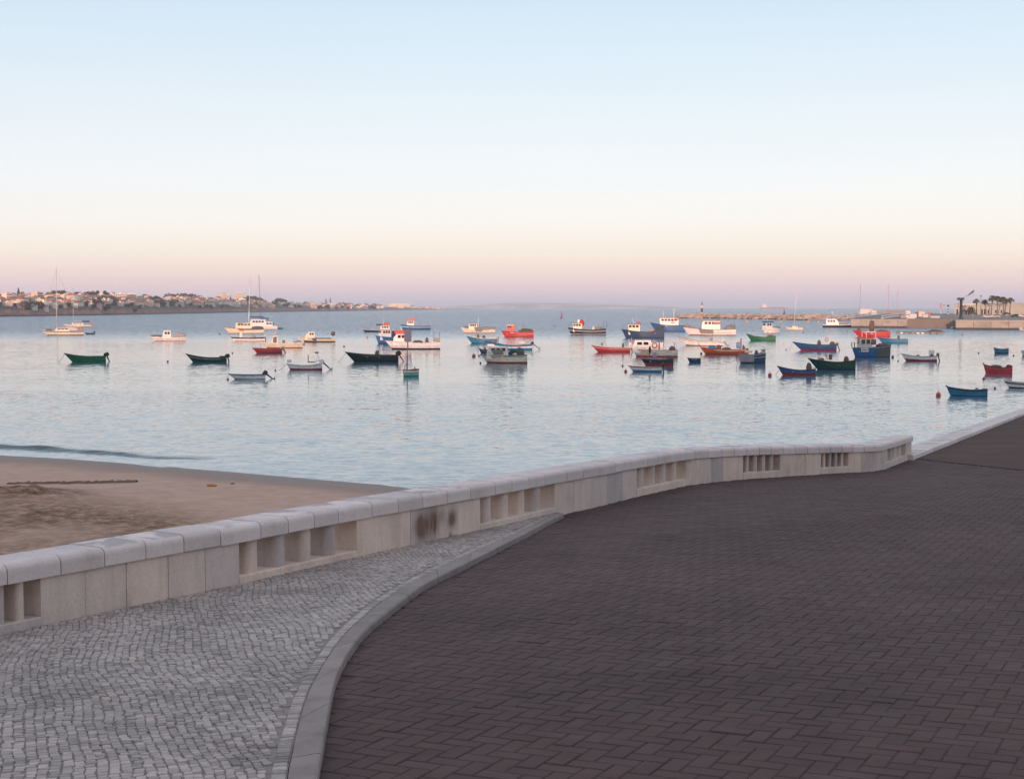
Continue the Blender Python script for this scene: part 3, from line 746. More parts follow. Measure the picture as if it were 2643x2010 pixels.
# ================================================================== FAR SHORE
SHV = [(-500, 824), (0, 817), (340, 812), (600, 806.5), (910, 802.2), (1060, 799.8), (1180, 798.3), (1260, 797.6)]
SKY_ = [(-500, 757), (0, 761), (120, 760), (250, 758), (330, 762), (400, 768), (470, 766), (560, 769), (640, 772), (700, 778), (800, 780), (860, 783), (940, 786), (1000, 788.5), (1060, 789.5), (1130, 792), (1200, 795.5)]
def shore_far(u): v = interp(SHV, u); return atz(u, v)
def far_pt(u, t):           # t: 0 at the water's edge, 1 on the skyline
    p = shore_far(u); d = Vector((p.x, p.y, 0)); dist = d.length; run = 190 + dist * .06
    q = d.normalized() * (dist + run * t); top_v = interp(SKY_, u) + 4.0
    hz_ = CAMZ + (HZ - top_v) / F * (dist + run) * .98
    cl = 0.30                # the cliff foot takes a third of the height at once
    prof = 0 if t <= 0 else (cl * min(1, t / .05) + (1 - cl) * max(0, (t - .05) / .95) ** .75)
    return Vector((q.x, q.y, prof * max(hz_, 1.5)))
m = MB(); us = [-500 + 8 * k for k in range(216)]; ts = [-.02, 0, .02, .05, .12, .2, .3, .42, .56, .7, .85, 1.0, 1.15, 1.5]
for i, u in enumerate(us):
    for t_ in ts:
        p = far_pt(u, min(t_, 1.0)); d = Vector((p.x, p.y, 0)).normalized()
        if t_ > 1: p = p + d * (t_ - 1) * 400; p.z -= (t_ - 1) * 20
        nz = mnoise.noise(Vector((u * .035, t_ * 3, 1))) * .9 + mnoise.noise(Vector((u * .12, t_ * 7, 5))) * .5
        if t_ <= 0: p.z = -.5 if t_ < 0 else .1
        elif t_ <= 1: p.z = max(.3, p.z + nz * .8)
        p = p + d * (mnoise.noise(Vector((u * .06, 0, 3))) * 12 + mnoise.noise(Vector((u * .2, t_, 6))) * 5) * (1 if u < 700 else .6)
        m.v.append(tuple(p))
nt_ = len(ts)
for i in range(len(us) - 1):
    for k in range(nt_ - 1): m.f.append((i * nt_ + k, (i + 1) * nt_ + k, (i + 1) * nt_ + k + 1, i * nt_ + k + 1)); m.mi.append(0); m.sm.append(False)
def cliff_mat():
    t = NT('coast_ground'); co = t.coord(kind='World'); sp = t.n('ShaderNodeSeparateXYZ'); t.l(co, sp.inputs[0])
    rock = t.ramp(t.noise(t.coord((1, 1, 2.2), 'World'), .09, 7, .68), [(.3, (.12, .068, .052)), (.52, (.28, .16, .115)), (.7, (.38, .23, .17))])
    veg = t.ramp(t.noise(co, .07, 6, .65), [(.35, (.030, .034, .020)), (.55, (.075, .066, .038)), (.72, (.16, .12, .085))])
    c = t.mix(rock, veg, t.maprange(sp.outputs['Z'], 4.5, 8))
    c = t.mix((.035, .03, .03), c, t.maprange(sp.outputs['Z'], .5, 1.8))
    return t.fin(c, .95)
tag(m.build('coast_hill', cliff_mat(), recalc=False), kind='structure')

M_HOUSE = [matte(c, .12, .5, .9) for c in ((.68, .57, .48), (.72, .63, .55), (.64, .46, .35), (.62, .44, .38), (.70, .57, .42))]
M_ROOF = [matte(c, .25, .6, .9) for c in ((.30, .13, .08), (.36, .16, .10), (.24, .12, .085), (.50, .46, .42))]
HN = ('cream', 'white', 'peach', 'pink', 'sandy')
wmesh = {}
def zone_of(u):
    for lim, q in ((60, 'at the left edge'), (135, 'left of tall yacht mast'), (205, 'right of tall yacht mast'), (300, 'left of the apartment terrace'), (390, 'around the apartment terrace'), (470, 'above the white cabin cruiser'), (560, 'left of the high-rises'), (640, 'below the high-rises'), (720, 'behind the catamaran mast'), (800, 'right of the catamaran'), (900, 'towards the conifers'), (985, 'right of the conifers')):
        if u < lim: return q
    return 'on the low point'
def house(u, t_, w_, h, d_, ci, ri, rot=None, name='house', label=None, nwin=0, flat=False, cat='house', rows=1, z_up=0.0):
    p = far_pt(u, t_); sight = math.atan2(p.x, p.y)
    o = empty(name, (p.x, p.y, p.z - .4 + z_up), -sight + (random.uniform(-.5, .5) if rot is None else rot))
    m = MB(); m.box(-w_ / 2, w_ / 2, -d_ / 2, d_ / 2, -1.5, h); m.build('wall', M_HOUSE[ci], o)
    m = MB(); e = .35
    if flat:
        m.box(-w_ / 2 - .15, w_ / 2 + .15, -d_ / 2 - .15, d_ / 2 + .15, h, h + .5); m.box(-w_ * .18, w_ * .12, -d_ * .2, d_ * .2, h + .5, h + 1.7)
        m.build('roof', M_HOUSE[(ci + 1) % 5], o)
    else:
        rh = min(w_, d_) * .26; k = min(w_, d_) * .45
        a, b = w_ / 2 + e, d_ / 2 + e
        r0, r1 = ((-a + k, 0), (a - k, 0)) if w_ >= d_ else ((0, -b + k), (0, b - k))
        m.add([(-a, -b, h), (a, -b, h), (a, b, h), (-a, b, h), (r0[0], r0[1], h + rh), (r1[0], r1[1], h + rh), (-a, -b, h - .2), (a, -b, h - .2), (a, b, h - .2), (-a, b, h - .2)],
              ([(0, 1, 5, 4), (1, 2, 5), (2, 3, 4, 5), (3, 0, 4)] if w_ >= d_ else [(0, 1, 4), (1, 2, 5, 4), (2, 3, 5), (3, 0, 4, 5)]) + [(6, 7, 1, 0), (7, 8, 2, 1), (8, 9, 3, 2), (9, 6, 0, 3), (9, 8, 7, 6)])
        m.build('roof', M_ROOF[ri], o)
    if nwin:
        key = round(h / rows, 1)
        if key not in wmesh:
            q = MB(); q.box(-.55, .55, -.08, .1, 0, min(1.6, h / rows * .5)); wmesh[key] = q.data('window', M_GL)
        for r_ in range(rows):
            for k in range(nwin): child('window', wmesh[key], o, Matrix.Translation((-w_ / 2 + (k + .5) * w_ / nwin, -d_ / 2, .7 + r_ * h / rows)))
    tag(o, label or '%s %s house, %s roof, %s, %s' % ('small' if w_ < 8 * p.length / 1300 else 'broad', HN[ci], ('red tiled', 'orange tiled', 'brown tiled', 'pale')[ri] if not flat else 'flat', 'on the far cliff' if t_ < .25 else 'halfway up far hill' if t_ < .65 else 'near far skyline', zone_of(u)), cat, 'houses and blocks of the town across the bay')
    return o
# the ones that stand out
house(97, .45, 7.6, 9.6, 9, 2, 0, .75, 'apartment_tower', 'tall peach apartment tower above the trees, behind the tall-masted yacht', 5, True, 'apartment block', 4)
house(20, .5, 7, 8.0, 8, 1, 0, .6, 'apartment_block', 'white four-storey block left of the peach tower on the far hillside', 4, True, 'apartment block', 3)
for k, (u, w_, h) in enumerate(((312, 13, 7.6), (338, 13, 8.2), (360, 11, 7.0))):
    house(u, .58, w_, h, 10, (0, 4, 1)[k], 0, .15, 'apartment_block', ('cream apartment block at the left end of the terrace on the far hillside', 'sandy apartment block in the middle of the terrace on the far hillside', 'white apartment block at the right end of the terrace on the far hillside')[k], 6, True, 'apartment block', 3)
house(576, 1.0, 9, 13, 10, 1, 0, .3, 'apartment_tower', 'white high-rise on the skyline, left of the twin pair by the mast', 4, True, 'apartment block', 5)
house(588, 1.02, 10, 9, 10, 0, 0, .3, 'apartment_tower', 'cream lower high-rise on the skyline beside the white one', 4, True, 'apartment block', 4)
house(617, 1.0, 13, 14, 10, 4, 0, .2, 'apartment_tower', 'sandy broad high-rise on the skyline just left of the ketch mast', 5, True, 'apartment block', 5)
house(1022, .8, 55, 13, 16, 4, 0, .1, 'apartment_block', 'sandy broad apartment block on the low point beyond the white fishing boat', 8, True, 'apartment block', 4)
house(1048, .8, 28, 15, 16, 0, 0, .1, 'apartment_block', 'cream apartment block at the right end of the broad one on the low point', 5, True, 'apartment block', 4)
house(510, .2, 17, 6.5, 9, 2, 1, .1, 'villa', 'peach broad villa standing on the cliff edge below the high-rises', 6, False, 'house', 2)
house(545, .2, 12, 6, 9, 1, 1, .1, 'villa', 'white villa on the cliff edge right of the peach villa', 4, False, 'house', 2)
house(600, .22, 26, 5, 9, 0, 0, .05, 'villa', 'long low cream villa on the cliff below the broad high-rise', 7, True, 'house', 1)
house(170, .2, 16, 3.4, 8, 1, 3, .05, 'villa', 'long low white villa beside the yacht mast on the far cliff', 5, True, 'house', 1)
cnt = 0
rnd = random.Random(11)
def place_row(t_, u0, u1, step, wmin, wmax, hmin, hmax, skip):
    global cnt
    u = u0
    while u < u1:
        dist = shore_far(u).length; k = dist / F      # metres per photo pixel
        w_ = rnd.uniform(wmin, wmax) * k
        if rnd.random() > skip and not (85 < u < 112 and t_ > .3) and not (296 < u < 372 and .45 < t_ < .7):
            h = rnd.uniform(hmin, hmax) * k; w_ = max(w_, 4); h = max(3.0, h)
            house(u, t_ + rnd.uniform(-.04, .04), w_, h, max(4.5, w_ * rnd.uniform(.6, 1.0)), rnd.choice((0, 0, 1, 1, 2, 3, 4)), rnd.choice((0, 1, 1, 2, 3)), rnd.uniform(-.45, .45) if rnd.random() < .7 else .75,
                  nwin=(2 if dist < 1200 and w_ > 5 else 0), flat=rnd.random() < .3, rows=2 if h > 5.5 else 1); cnt += 1
        u += w_ / k + rnd.uniform(*step)
place_row(.08, -60, 280, (4, 16), 10, 20, 8, 12, .30)
place_row(.19, -60, 480, (0, 8), 10, 24, 8, 12, .2)
place_row(.30, -60, 640, (0, 6), 10, 24, 8, 13, .14)
place_row(.43, -60, 700, (0, 6), 10, 22, 8, 12, .15)
place_row(.56, -60, 680, (0, 7), 10, 24, 8, 13, .15)
place_row(.70, -60, 660, (0, 7), 10, 20, 8, 12, .18)
place_row(.84, -60, 560, (3, 12), 9, 18, 6, 10, .28)
place_row(.96, -60, 520, (4, 22), 9, 18, 6, 9, .4)
place_row(.15, 640, 1000, (1, 9), 8, 22, 5, 8, .25)
place_row(.4, 690, 1000, (0, 7), 8, 22, 5, 8, .2)
place_row(.65, 670, 1010, (0, 7), 8, 22, 5, 8, .2)
place_row(.9, 680, 1080, (3, 14), 8, 22, 3, 6, .4)
place_row(.35, 1060, 1175, (2, 9), 7, 16, 2.5, 4, .25)
place_row(.7, 1000, 1160, (1, 8), 7, 16, 2.5, 4.5, .25)
print('houses', cnt)
# dark belts of trees between the houses: too many to count at this distance
def leafmass(m, c, r, n, s, rg, flat=.8):
    c = Vector(c)
    for _ in range(n):
        d = Vector((rg.gauss(0, 1), rg.gauss(0, 1), rg.gauss(0, 1))).normalized() * (rg.random() ** .4)
        p = c + Vector((d.x * r, d.y * r, d.z * r * flat)); a = Vector((rg.gauss(0, 1), rg.gauss(0, 1), rg.gauss(0, 1))).normalized(); b = a.orthogonal().normalized(); k = s * rg.uniform(.6, 1.3)
        m.add([p + a * k, p - a * k * .6 + b * k, p - a * k * .6 - b * k], [(0, 1, 2)])
m = MB(); rg = random.Random(5)
for k in range(210):
    u = rg.uniform(-80, 980); t_ = rg.choice((.06, .1, .14, .22, .36, .5, .62, .78, .92, 1.0, 1.02)) + rg.uniform(-.04, .04)
    dn = mnoise.noise(Vector((u * .012, t_ * 4, 8)))
    if dn < -.08 and rg.random() < .8: continue
    p = far_pt(u, t_); kk = max(1.0, shore_far(u).length / 1100)
    r = rg.uniform(1.3, 2.6) * kk; leafmass(m, (p.x, p.y, p.z + r * .55), r, 46, .75 * kk, rg)
for u0, u1, tt in ((420, 500, 1.0), (135, 175, .95), (195, 250, .78), (255, 300, .4), (400, 470, .24), (640, 672, .95), (715, 735, .8), (60, 110, .1), (225, 262, .16), (385, 420, .62)):
    for k in range(22):
        u = rg.uniform(u0, u1); p = far_pt(u, tt + rg.uniform(-.06, .06)); kk = max(1.0, shore_far(u).length / 1100); r = rg.uniform(2, 3.4) * kk
        leafmass(m, (p.x, p.y, p.z + r * .7), r, 46, .8 * kk, rg)
M_FOL = matte((.072, .062, .042), .35, .15, .95, kind='World'); tag(m.build('treeline', M_FOL, recalc=False), 'dark belts of trees among the houses across the bay', kind='stuff')
# single conifers that show against the sky
for u, t_, h, lab in ((842, .9, 17, 'tall dark conifer on the skyline, left one of the pair right of the long town'), (853, .9, 20, 'tall dark conifer on the skyline, right one of the pair right of the long town'), (49, .98, 9, 'pointed dark tree on the skyline left of the tall-masted yacht'),
                      (271, 1.0, 6, 'round-topped dark pine on the highest part of the far skyline'), (253, 1.0, 5.5, 'smaller round-topped pine left of the highest pine on the far skyline')):
    p = far_pt(u, t_); e = empty('pine_tree', p); m = MB(); m.tube([(0, 0, -.5), (0, 0, h * .5), (0.1, 0, h * .9)], [.3 + h * .012, .25, .08], 6); m.build('trunk', matte((.07, .05, .04)), e)
    m = MB(); rg2 = random.Random(int(u))
    for k in range(9): z = h * (.3 + .7 * k / 9); leafmass(m, (0, 0, z), max(.4, h * .2 * (1 - k / 9.5)) if h > 8 else h * .42 * math.sin(max(.2, (k + 1) / 10 * math.pi)), 40, .5, rg2, .6)
    m.build('crown', M_FOL, e, recalc=False); tag(e, lab, 'tree')
# the low headland farther off, almost lost in the haze
m = MB(); PTS = [(1080, 0), (1130, 3), (1180, 6), (1230, 9), (1290, 13), (1340, 15.5), (1400, 15), (1480, 13), (1560, 10.5), (1640, 7.5), (1720, 4), (1790, 0), (2800, 0)]
Yd = 14500.0
for k in range(0, 141):
    u = 1090 + 5.0 * k; h = max(.02, interp(PTS, u) + .8 * mnoise.noise(Vector((u * .02, 0, 1))) + .5 * mnoise.noise(Vector((u * .09, 0, 2)))) / F * Yd + 0
    for yy, f_ in ((0, 0), (40, .35), (500, .7), (1100, 1.0), (2500, .6)):
        b = atdepth(u, HZ, Yd + yy); m.v.append((b.x, b.y + 120 * mnoise.noise(Vector((u * .03, 0, 4))), -1 + (h + 3) * f_))
for i in range(140):
    for k in range(4): m.f.append((i * 5 + k, (i + 1) * 5 + k, (i + 1) * 5 + k + 1, i * 5 + k + 1)); m.mi.append(0); m.sm.append(False)
t = NT('headland'); co = t.coord(kind='World'); c = t.ramp(t.noise(co, .0022, 6, .65), [(.38, (.09, .075, .05)), (.5, (.24, .17, .12)), (.58, (.60, .46, .36))])
tag(m.build('headland_hill', t.fin(c, .95), recalc=False), kind='structure')

# ================================================================== BREAKWATER AND QUAY
M_ROCK = matte((.40, .315, .26), .4, .5, .95, 0, isl=.35, kind='World')
bw_e = empty('breakwater', atz(1990, 826)); off = Vector(bw_e.location)
BWL = [(1748, 821.2), (1800, 821.4), (1900, 822.6), (2000, 824.6), (2060, 826.2), (2140, 826.4), (2230, 826.6)]
m = MB(); rg = random.Random(3)
path = [atz(u, v) for u, v in BWL]
core = MB()
def cross(p): return Vector((p.x, p.y, 0)).normalized()
for p in path:
    d = cross(p)
    hh = 2.4 if p is not path[0] else .6
    for a, z in ((0, -1), (3.5, hh * .8), (6, hh), (11, hh), (18, -1)): core.v.append(tuple(Vector((p.x, p.y, 0)) + d * a + Vector((0, 0, z)) - off))
for i in range(len(path) - 1):
    for k in range(4): core.f.append((i * 5 + k, (i + 1) * 5 + k, (i + 1) * 5 + k + 1, i * 5 + k + 1)); core.mi.append(0); core.sm.append(False)
core.build('mound', M_ROCK, bw_e, recalc=False)
for i in range(620):
    q = rg.random() * (len(path) - 1); k = int(q); p = path[k].lerp(path[k + 1], q - k); d = cross(p); a = rg.uniform(-.5, 11); r = rg.uniform(.6, 1.7)
    z = min(2.3, max(0, a * .75)) * (1 if q > .25 else .4 + q * 2.4)
    z += .5 * mnoise.noise(Vector((p.x * .06, 0, 2))) + .2
    m.ell(Vector((p.x, p.y, 0)) + d * a + Vector((0, 0, z)) - off, (r * 1.3, r, r * .75), 7, 5, nz=.7, seed=i)
o = m.build('rock', M_ROCK, bw_e, recalc=False); o['kind'] = 'stuff'; o.data.polygons.foreach_set('use_smooth', [False] * len(o.data.polygons))
m = MB(); rgd = random.Random(4)
for i in range(220):
    q = rgd.random() * (len(path) - 1); k = int(q); p = path[k].lerp(path[k + 1], q - k); d = cross(p); r = rgd.uniform(.5, 1.2)
    m.ell(Vector((p.x, p.y, 0)) + d * rgd.uniform(-.9, .4) + Vector((0, 0, .1)) - off, (r * 1.4, r, r * .55), 7, 5, nz=.7, seed=i)
o = m.build('wet_rock', matte((.035, .03, .028), .3, 1), bw_e, recalc=False); o['kind'] = 'stuff'
tag(bw_e, 'long low breakwater of tumbled pinkish rocks at the harbour mouth', 'breakwater')

lp = atz(1815, 821.4) + Vector((0, 5, 0)); e = empty('lighthouse', (lp.x, lp.y + 2, 1.6))
m = MB(); m.box(-2.1, 2.1, -2.1, 2.1, -1, 3.0, taper=.75); m.build('pedestal', matte((.5, .40, .32)), e)
m = MB(); m.tube([(0, 0, 3.0), (0, 0, 6.0)], [.75, .62], 12); m.build('column', paint((.03, .03, .035)), e)
m = MB(); m.tube([(0, 0, 6.0), (0, 0, 8.3)], [.62, .55], 12); m.build('upper_column', paint((.75, .72, .68)), e)
m = MB(); m.tube([(0, 0, 8.3), (0, 0, 8.5), (0, 0, 8.52), (0, 0, 10.0), (0, 0, 10.9)], [.9, .9, .5, .5, .05], 12); m.build('lantern', paint((.45, .05, .04)), e)
tag(e, 'small harbour light with black and white column and red lantern on the breakwater tip', 'lighthouse')

M_QUAY = matte((.34, .305, .27), .3, .35, .92, .03, kind='World'); M_QTOP = matte((.20, .165, .14), .2, .3, .9, kind='World')
M_WETQ = matte((.045, .04, .036), .3, .5, .7, kind='World')
QZ = 3.45
def quay_block(u0, v0, u1, v1, depth, name):
    a, b = atz(u0, v0), atz(u1, v1); d = (b - a); d.z = 0; L = d.length; d.normalize(); n = Vector((-d.y, d.x, 0))
    g = tag(empty(name, a, math.atan2(d.y, d.x)), kind='structure')
    m = MB(); m.box(0, L, 0, depth, .75, QZ - .42); m.build('quay_face', M_QUAY, g)
    m = MB(); m.box(-.15, L + .1, -.16, depth, QZ - .42, QZ - .06); m.build('coping', matte((.38, .33, .28), .2, .4, kind='World'), g)
    m = MB(); m.box(.02, L - .02, -.05, depth, -1.5, .75); m.build('quay_foot', M_WETQ, g)
    for k in range(1, int(L / 6)): 
        q = MB(); q.box(k * 6 - .06, k * 6 + .06, -.012, .1, .8, QZ - .44); q.build('joint', M_WETQ, g)
    return g
quay_block(2196, 846, 2452, 847, 60, 'quay'); quay_block(2467, 851.0, 2900, 853.0, 40, 'quay')
a, b, c_, d_ = atz(2190, 844.5, QZ - .06), atz(2900, 850.0, QZ - .06), Vector((420, 900, QZ - .06)), Vector((240, 900, QZ - .06))
c0 = atdepth(2185, 812, 700); 
m = MB(); qa, qb = atz(2196, 846), atz(2900, 853)
m.add([(qa.x + 3, qa.y + 8, QZ), (qb.x, qb.y + 12, QZ), (420, 784, QZ), (420, 1064, QZ), (262, 1036, QZ), (222, 875, QZ), (172, 672, QZ)], [(0, 1, 2, 3, 4, 5, 6)])
m.v += [(x, y, -2) for x, y, z in m.v]; m.f += [(i, i + 7, (i + 1) % 7 + 7, (i + 1) % 7) for i in range(7)]; m.mi += [0] * 7; m.sm += [False] * 7
tag(m.build('quay_ground', M_QTOP), kind='structure')
def onq(u, v, z=QZ): return atz(u, v, z)
# crane
p = onq(2480, 823); e = empty('harbour_crane', p); M_CR = paint((.035, .035, .055)); k = p.y / F
m = MB(); m.tube([(0, 0, 0), (0, 0, .5), (0, 0, .52), (0, 0, 7.6)], [1.0, 1.0, .62, .55], 12); m.build('column', M_CR, e)
m = MB(); m.bbox(-1.5, 1.0, -.9, .9, 7.6, 8.6, .2); m.build('machinery_house', M_CR, e)
m = MB(); m.tube([(.4, -.35, 7.9), (3.2, -.2, 9.9), (5.0, 0, 11.3)], .1, 6); m.tube([(.4, .35, 7.9), (3.2, .2, 9.9), (5.0, 0, 11.3)], .1, 6); m.tube([(.8, 0, 8.6), (4.8, 0, 11.6)], .08, 6)
for k_ in range(6): m.tube([(.8 + k_ * .72, -.3, 8.25 + k_ * .54), (1.1 + k_ * .72, .3, 8.75 + k_ * .5)], .05, 5)
m.build('jib', paint((.4, .36, .34)), e)
m = MB(); m.side([(2.6, 9.2), (3.0, 9.9), (5.1, 11.7), (5.0, 10.9), (4.6, 10.6)], -.3, .3); m.build('jib_head', M_CR, e)
m = MB(); m.tube([(4.9, 0, 11.0), (4.9, 0, 9.9)], .03, 5); m.box(4.8, 5.0, -.1, .1, 9.6, 9.9); m.build('hook_block', paint((.4, .15, .05)), e)
m = MB(); m.tube([(-1.4, -.6, 4.6), (-1.4, -.6, 6.9)], .05, 5); m.tube([(-1.4, -.6, 4.6), (0, 0, 4.8)], .05, 5); m.tube([(1.4, -.6, 4.6), (1.4, -.6, 6.4)], .05, 5); m.tube([(1.4, -.6, 4.6), (0, 0, 4.8)], .05, 5); m.build('side_bracket', M_CR, e)
tag(e, 'dark harbour crane with raised lattice jib standing on the quay edge', 'crane')
# harbour building
p0, p1 = onq(2463, 811.5), onq(2700, 813.5); dx = p1 - p0; L = dx.length
e = empty('harbour_building', p0, math.atan2(dx.y, dx.x)); MW = matte((.66, .58, .47), .12, .3, .9)
m = MB(); m.box(0, 8.4, 0, 12, 0, 7.0); m.build('tower_wall', MW, e)
m = MB(); m.box(8.4, L, 1.2, 14, 0, 6.0); m.box(24, L, .9, 12, 6.0, 7.2); m.build('wall', MW, e)
m = MB(); m.box(-.2, 8.6, -.2, 12.2, 7.0, 7.3); m.box(8.6, 24, 1.0, 14.2, 6.0, 6.25); m.box(24, L, .7, 12.2, 7.2, 7.45); m.build('roof', matte((.6, .52, .42)), e)
m = MB(); m.box(9, 16, -1.6, 1.2, 2.6, 3.2); m.build('awning', matte((.30, .12, .07)), e)
for x, z0, z1, w_ in ((2.6, 0, 3.4, 1.6), (11, 0, 2.4, 2.0), (14, 0, 2.4, 1.6), (29, 0, 3.6, 1.6), (32, 0, 3.6, 2.6), (36, .6, 3.2, 1.2), (44, 1, 3, 1.3), (50, 1, 3, 1.3)):
    m = MB(); yy = -.04 if x < 8.4 else (1.16 if z1 < 7 else .86); m.box(x, x + w_, yy, yy + .3, z0, z1); m.build('door' if z0 == 0 else 'window', M_GL, e)
tag(e, 'low cream harbour building with corner tower behind the palm trees', 'building')
# palms
def palm(u, v, h, lab, sp, lean=0.0):
    p = onq(u, v); e = empty('palm_tree', p); rg = random.Random(int(u))
    m = MB(); m.tube([(0, 0, -.2), (lean * .3, 0, h * .4), (lean, 0, h * .86)], [.42, .3, .26], 8); m.build('trunk', matte((.19, .12, .085), .3, 2), e)
    m = MB(); c = Vector((lean, 0, h * .86))
    for k in range(46):
        az = rg.uniform(0, 2 * math.pi); up = rg.uniform(-.35, 1.25); Lf = sp * rg.uniform(.8, 1.1); d = Vector((math.cos(az) * math.cos(up), math.sin(az) * math.cos(up), math.sin(up)))
        sd_ = Vector((-math.sin(az), math.cos(az), 0)); pr = []
        for s in range(5): q = s / 4; pp = c + d * Lf * q + Vector((0, 0, -Lf * .55 * q * q)); w_ = (.16 + .62 * math.sin(min(1, q * 1.15) * math.pi * .8)) * sp / 2.4; pr += [pp - sd_ * w_ - Vector((0, 0, .25 * w_)), pp, pp + sd_ * w_ - Vector((0, 0, .25 * w_))]
        m.add(pr, [(s * 3 + j, s * 3 + j + 1, (s + 1) * 3 + j + 1, (s + 1) * 3 + j) for s in range(4) for j in range(2)])
    m.build('crown', matte((.085, .085, .035), .3, 1, .8), e, recalc=False)
    m = MB(); m.tube([(lean, 0, h * .86), (lean, 0, h * .72), (lean * .9, 0, h * .60)], [.9, .75, .3], 9); m.build('dead_frond_skirt', matte((.17, .11, .06), .4, 3), e)
    tag(e, lab, 'tree', 'fan palms in front of the harbour building')
for u, v, top, sp, lab, ln in ((2520, 813, 769, 2.3, 'slim fan palm nearest the crane, left of the lamp post', 0), (2545, 814, 771, 2.2, 'leaning fan palm just right of the lamp post', -.8), (2558, 815, 760, 2.7, 'tallest fan palm, left one of the tight clump', .6),
                           (2574, 813, 761, 2.8, 'second fan palm in the tight clump', 0), (2590, 815, 764, 2.8, 'third fan palm in the tight clump, at its right end', -.5), (2593, 813, 768, 2.6, 'fan palm half hidden behind the right end of the clump', .6), (2606, 813, 766, 2.5, 'lone fan palm right of the clump', .4)):
    p = onq(u, v); palm(u, v, (v - top) * p.y / F, lab, sp, ln)
# street furniture on the quay
p = onq(2531, 813); e = empty('lamp_post', p); m = MB(); m.tube([(0, 0, 0), (0, 0, 11.6)], [.22, .14], 8); m.build('pole', matte((.22, .13, .10)), e)
m = MB(); m.bbox(-.5, .5, -.3, .3, 11.5, 12.1, .1); m.build('lamp_head', paint((.12, .11, .11)), e); tag(e, 'tall brown lamp post between the palms on the quay', 'lamp post')
p = onq(2428, 811.5); e = empty('sign_post', p); m = MB(); m.tube([(0, 0, 0), (0, 0, 7.2)], .16, 6); m.build('pole', paint((.6, .5, .45)), e); m = MB(); m.bbox(-.5, .5, -.12, .12, 4.0, 7.6, .05); m.build('banner', paint((.45, .06, .07)), e); tag(e, 'pole with tall red banner on the quay', 'sign')
p = onq(2447, 811); e = empty('harbour_beacon', p)
for k in range(6): m = MB(); m.tube([(0, 0, k * .95), (0, 0, k * .95 + .95)], .42, 10); m.build('band', paint((.03, .03, .03) if k % 2 else (.75, .72, .7)), e)
m = MB(); m.ell((0, 0, 6.1), (.9, .9, .45), 10, 6); m.ell((-3.0, 0, 6.2), (.5, .5, .3), 10, 6); m.tube([(-3, 0, 6.1), (0, 0, 6.0)], .06, 5); m.build('lantern', paint((.04, .04, .045)), e); tag(e, 'black and white banded beacon post on the quay left of the crane', 'beacon')
def parasol(u, v, r, h, col, lab):
    p = onq(u, v); e = empty('parasol', p); m = MB(); m.tube([(0, 0, 0), (0, 0, h)], .05, 6); m.build('pole', paint((.5, .48, .45)), e)
    m = MB(); m.tube([(0, 0, h - 1.0), (0, 0, h)], [r, .05], 10); m.build('canopy', matte(col), e); tag(e, lab, 'parasol')
parasol(2510, 820, 2.6, 2.7, (.06, .055, .05), 'dark open parasol on the quay right of the crane')
parasol(2598, 820, 2.4, 2.6, (.03, .035, .06), 'navy parasol below the right end of the palm clump')
p = onq(2506, 813); e = empty('round_tree', p); m = MB(); m.tube([(0, 0, 0), (0, 0, 2)], .2, 6); m.build('trunk', matte((.1, .07, .05)), e); m = MB(); leafmass(m, (0, 0, 3.0), 2.5, 420, .35, random.Random(8), 1.0); m.build('crown', matte((.035, .05, .022)), e, recalc=False); tag(e, 'round clipped dark green tree by the harbour building awning', 'tree')
def car(u, v, col, lab, s=1.0):
    p = onq(u, v); e = empty('parked_car', p, .12)
    m = MB(); m.side([(-2.1, .35), (2.1, .35), (2.15, .8), (1.3, .95), (.7, 1.45), (-.9, 1.48), (-1.6, 1.0), (-2.15, .9)], -.85, .85); m.build('body', paint(col, .25, .05), e)
    m = MB(); m.side([(1.15, .98), (.65, 1.38), (-.85, 1.40), (-1.45, 1.02)], -.87, .87); m.build('window', M_GL, e)
    for x in (-1.3, 1.3):
        for y in (-.8, .62): m = MB(); m.tube([(x, y, .33), (x, y + .18, .33)], .33, 12); m.build('wheel', matte((.02, .02, .02)), e)
    tag(e, lab, 'car')
car(2621, 818.5, (.03, .035, .06), 'dark blue car parked at the right end of the palms'); car(2640, 819, (.55, .54, .53), 'silver car parked at the right edge of the quay'); car(2568, 820, (.42, .40, .40), 'light grey car parked below the palm clump'); car(2548, 820.5, (.5, .48, .46), 'pale car parked between the dark parasol and the palm clump')
# clutter of the boat yard on the left quay
def yardbox(u, v, w_, d_, h, col, name, lab, cat, lid=True):
    p = onq(u, v); e = empty(name, p, random.uniform(-.2, .2)); m = MB(); m.bbox(-w_ / 2, w_ / 2, -d_ / 2, d_ / 2, 0, h, .08); m.build('body', paint(col), e)
    if lid: m = MB(); m.box(-w_ / 2 - .08, w_ / 2 + .08, -d_ / 2 - .08, d_ / 2 + .08, h, h + .16); m.build('lid', paint(tuple(c * .8 for c in col)), e)
    tag(e, lab, cat)
yardbox(2342, 818, 2.2, 2, 2.9, (.7, .62, .55), 'storage_box', 'tall pale storage box on the quay, right of the white gangways', 'box')
yardbox(2356, 820, 3.2, 2, 1.7, (.42, .40, .40), 'storage_box', 'grey low storage box beside the tall pale one on the quay', 'box')
yardbox(2366, 819, 1.2, 1.2, 2.2, (.10, .07, .08), 'fuel_pump', 'dark narrow pump standing among the boxes on the quay', 'pump')
yardbox(2377, 817.5, 3.0, 2, 2.6, (.62, .52, .42), 'storage_box', 'sandy storage box in the middle of the quay clutter', 'box')
yardbox(2388, 819.5, 2.6, 1.8, 1.5, (.36, .34, .36), 'storage_box', 'grey box right of the sandy one on the quay', 'box')
yardbox(2400, 818, 1.6, 1.4, 2.0, (.45, .2, .18), 'storage_box', 'reddish box on the quay clutter', 'box')
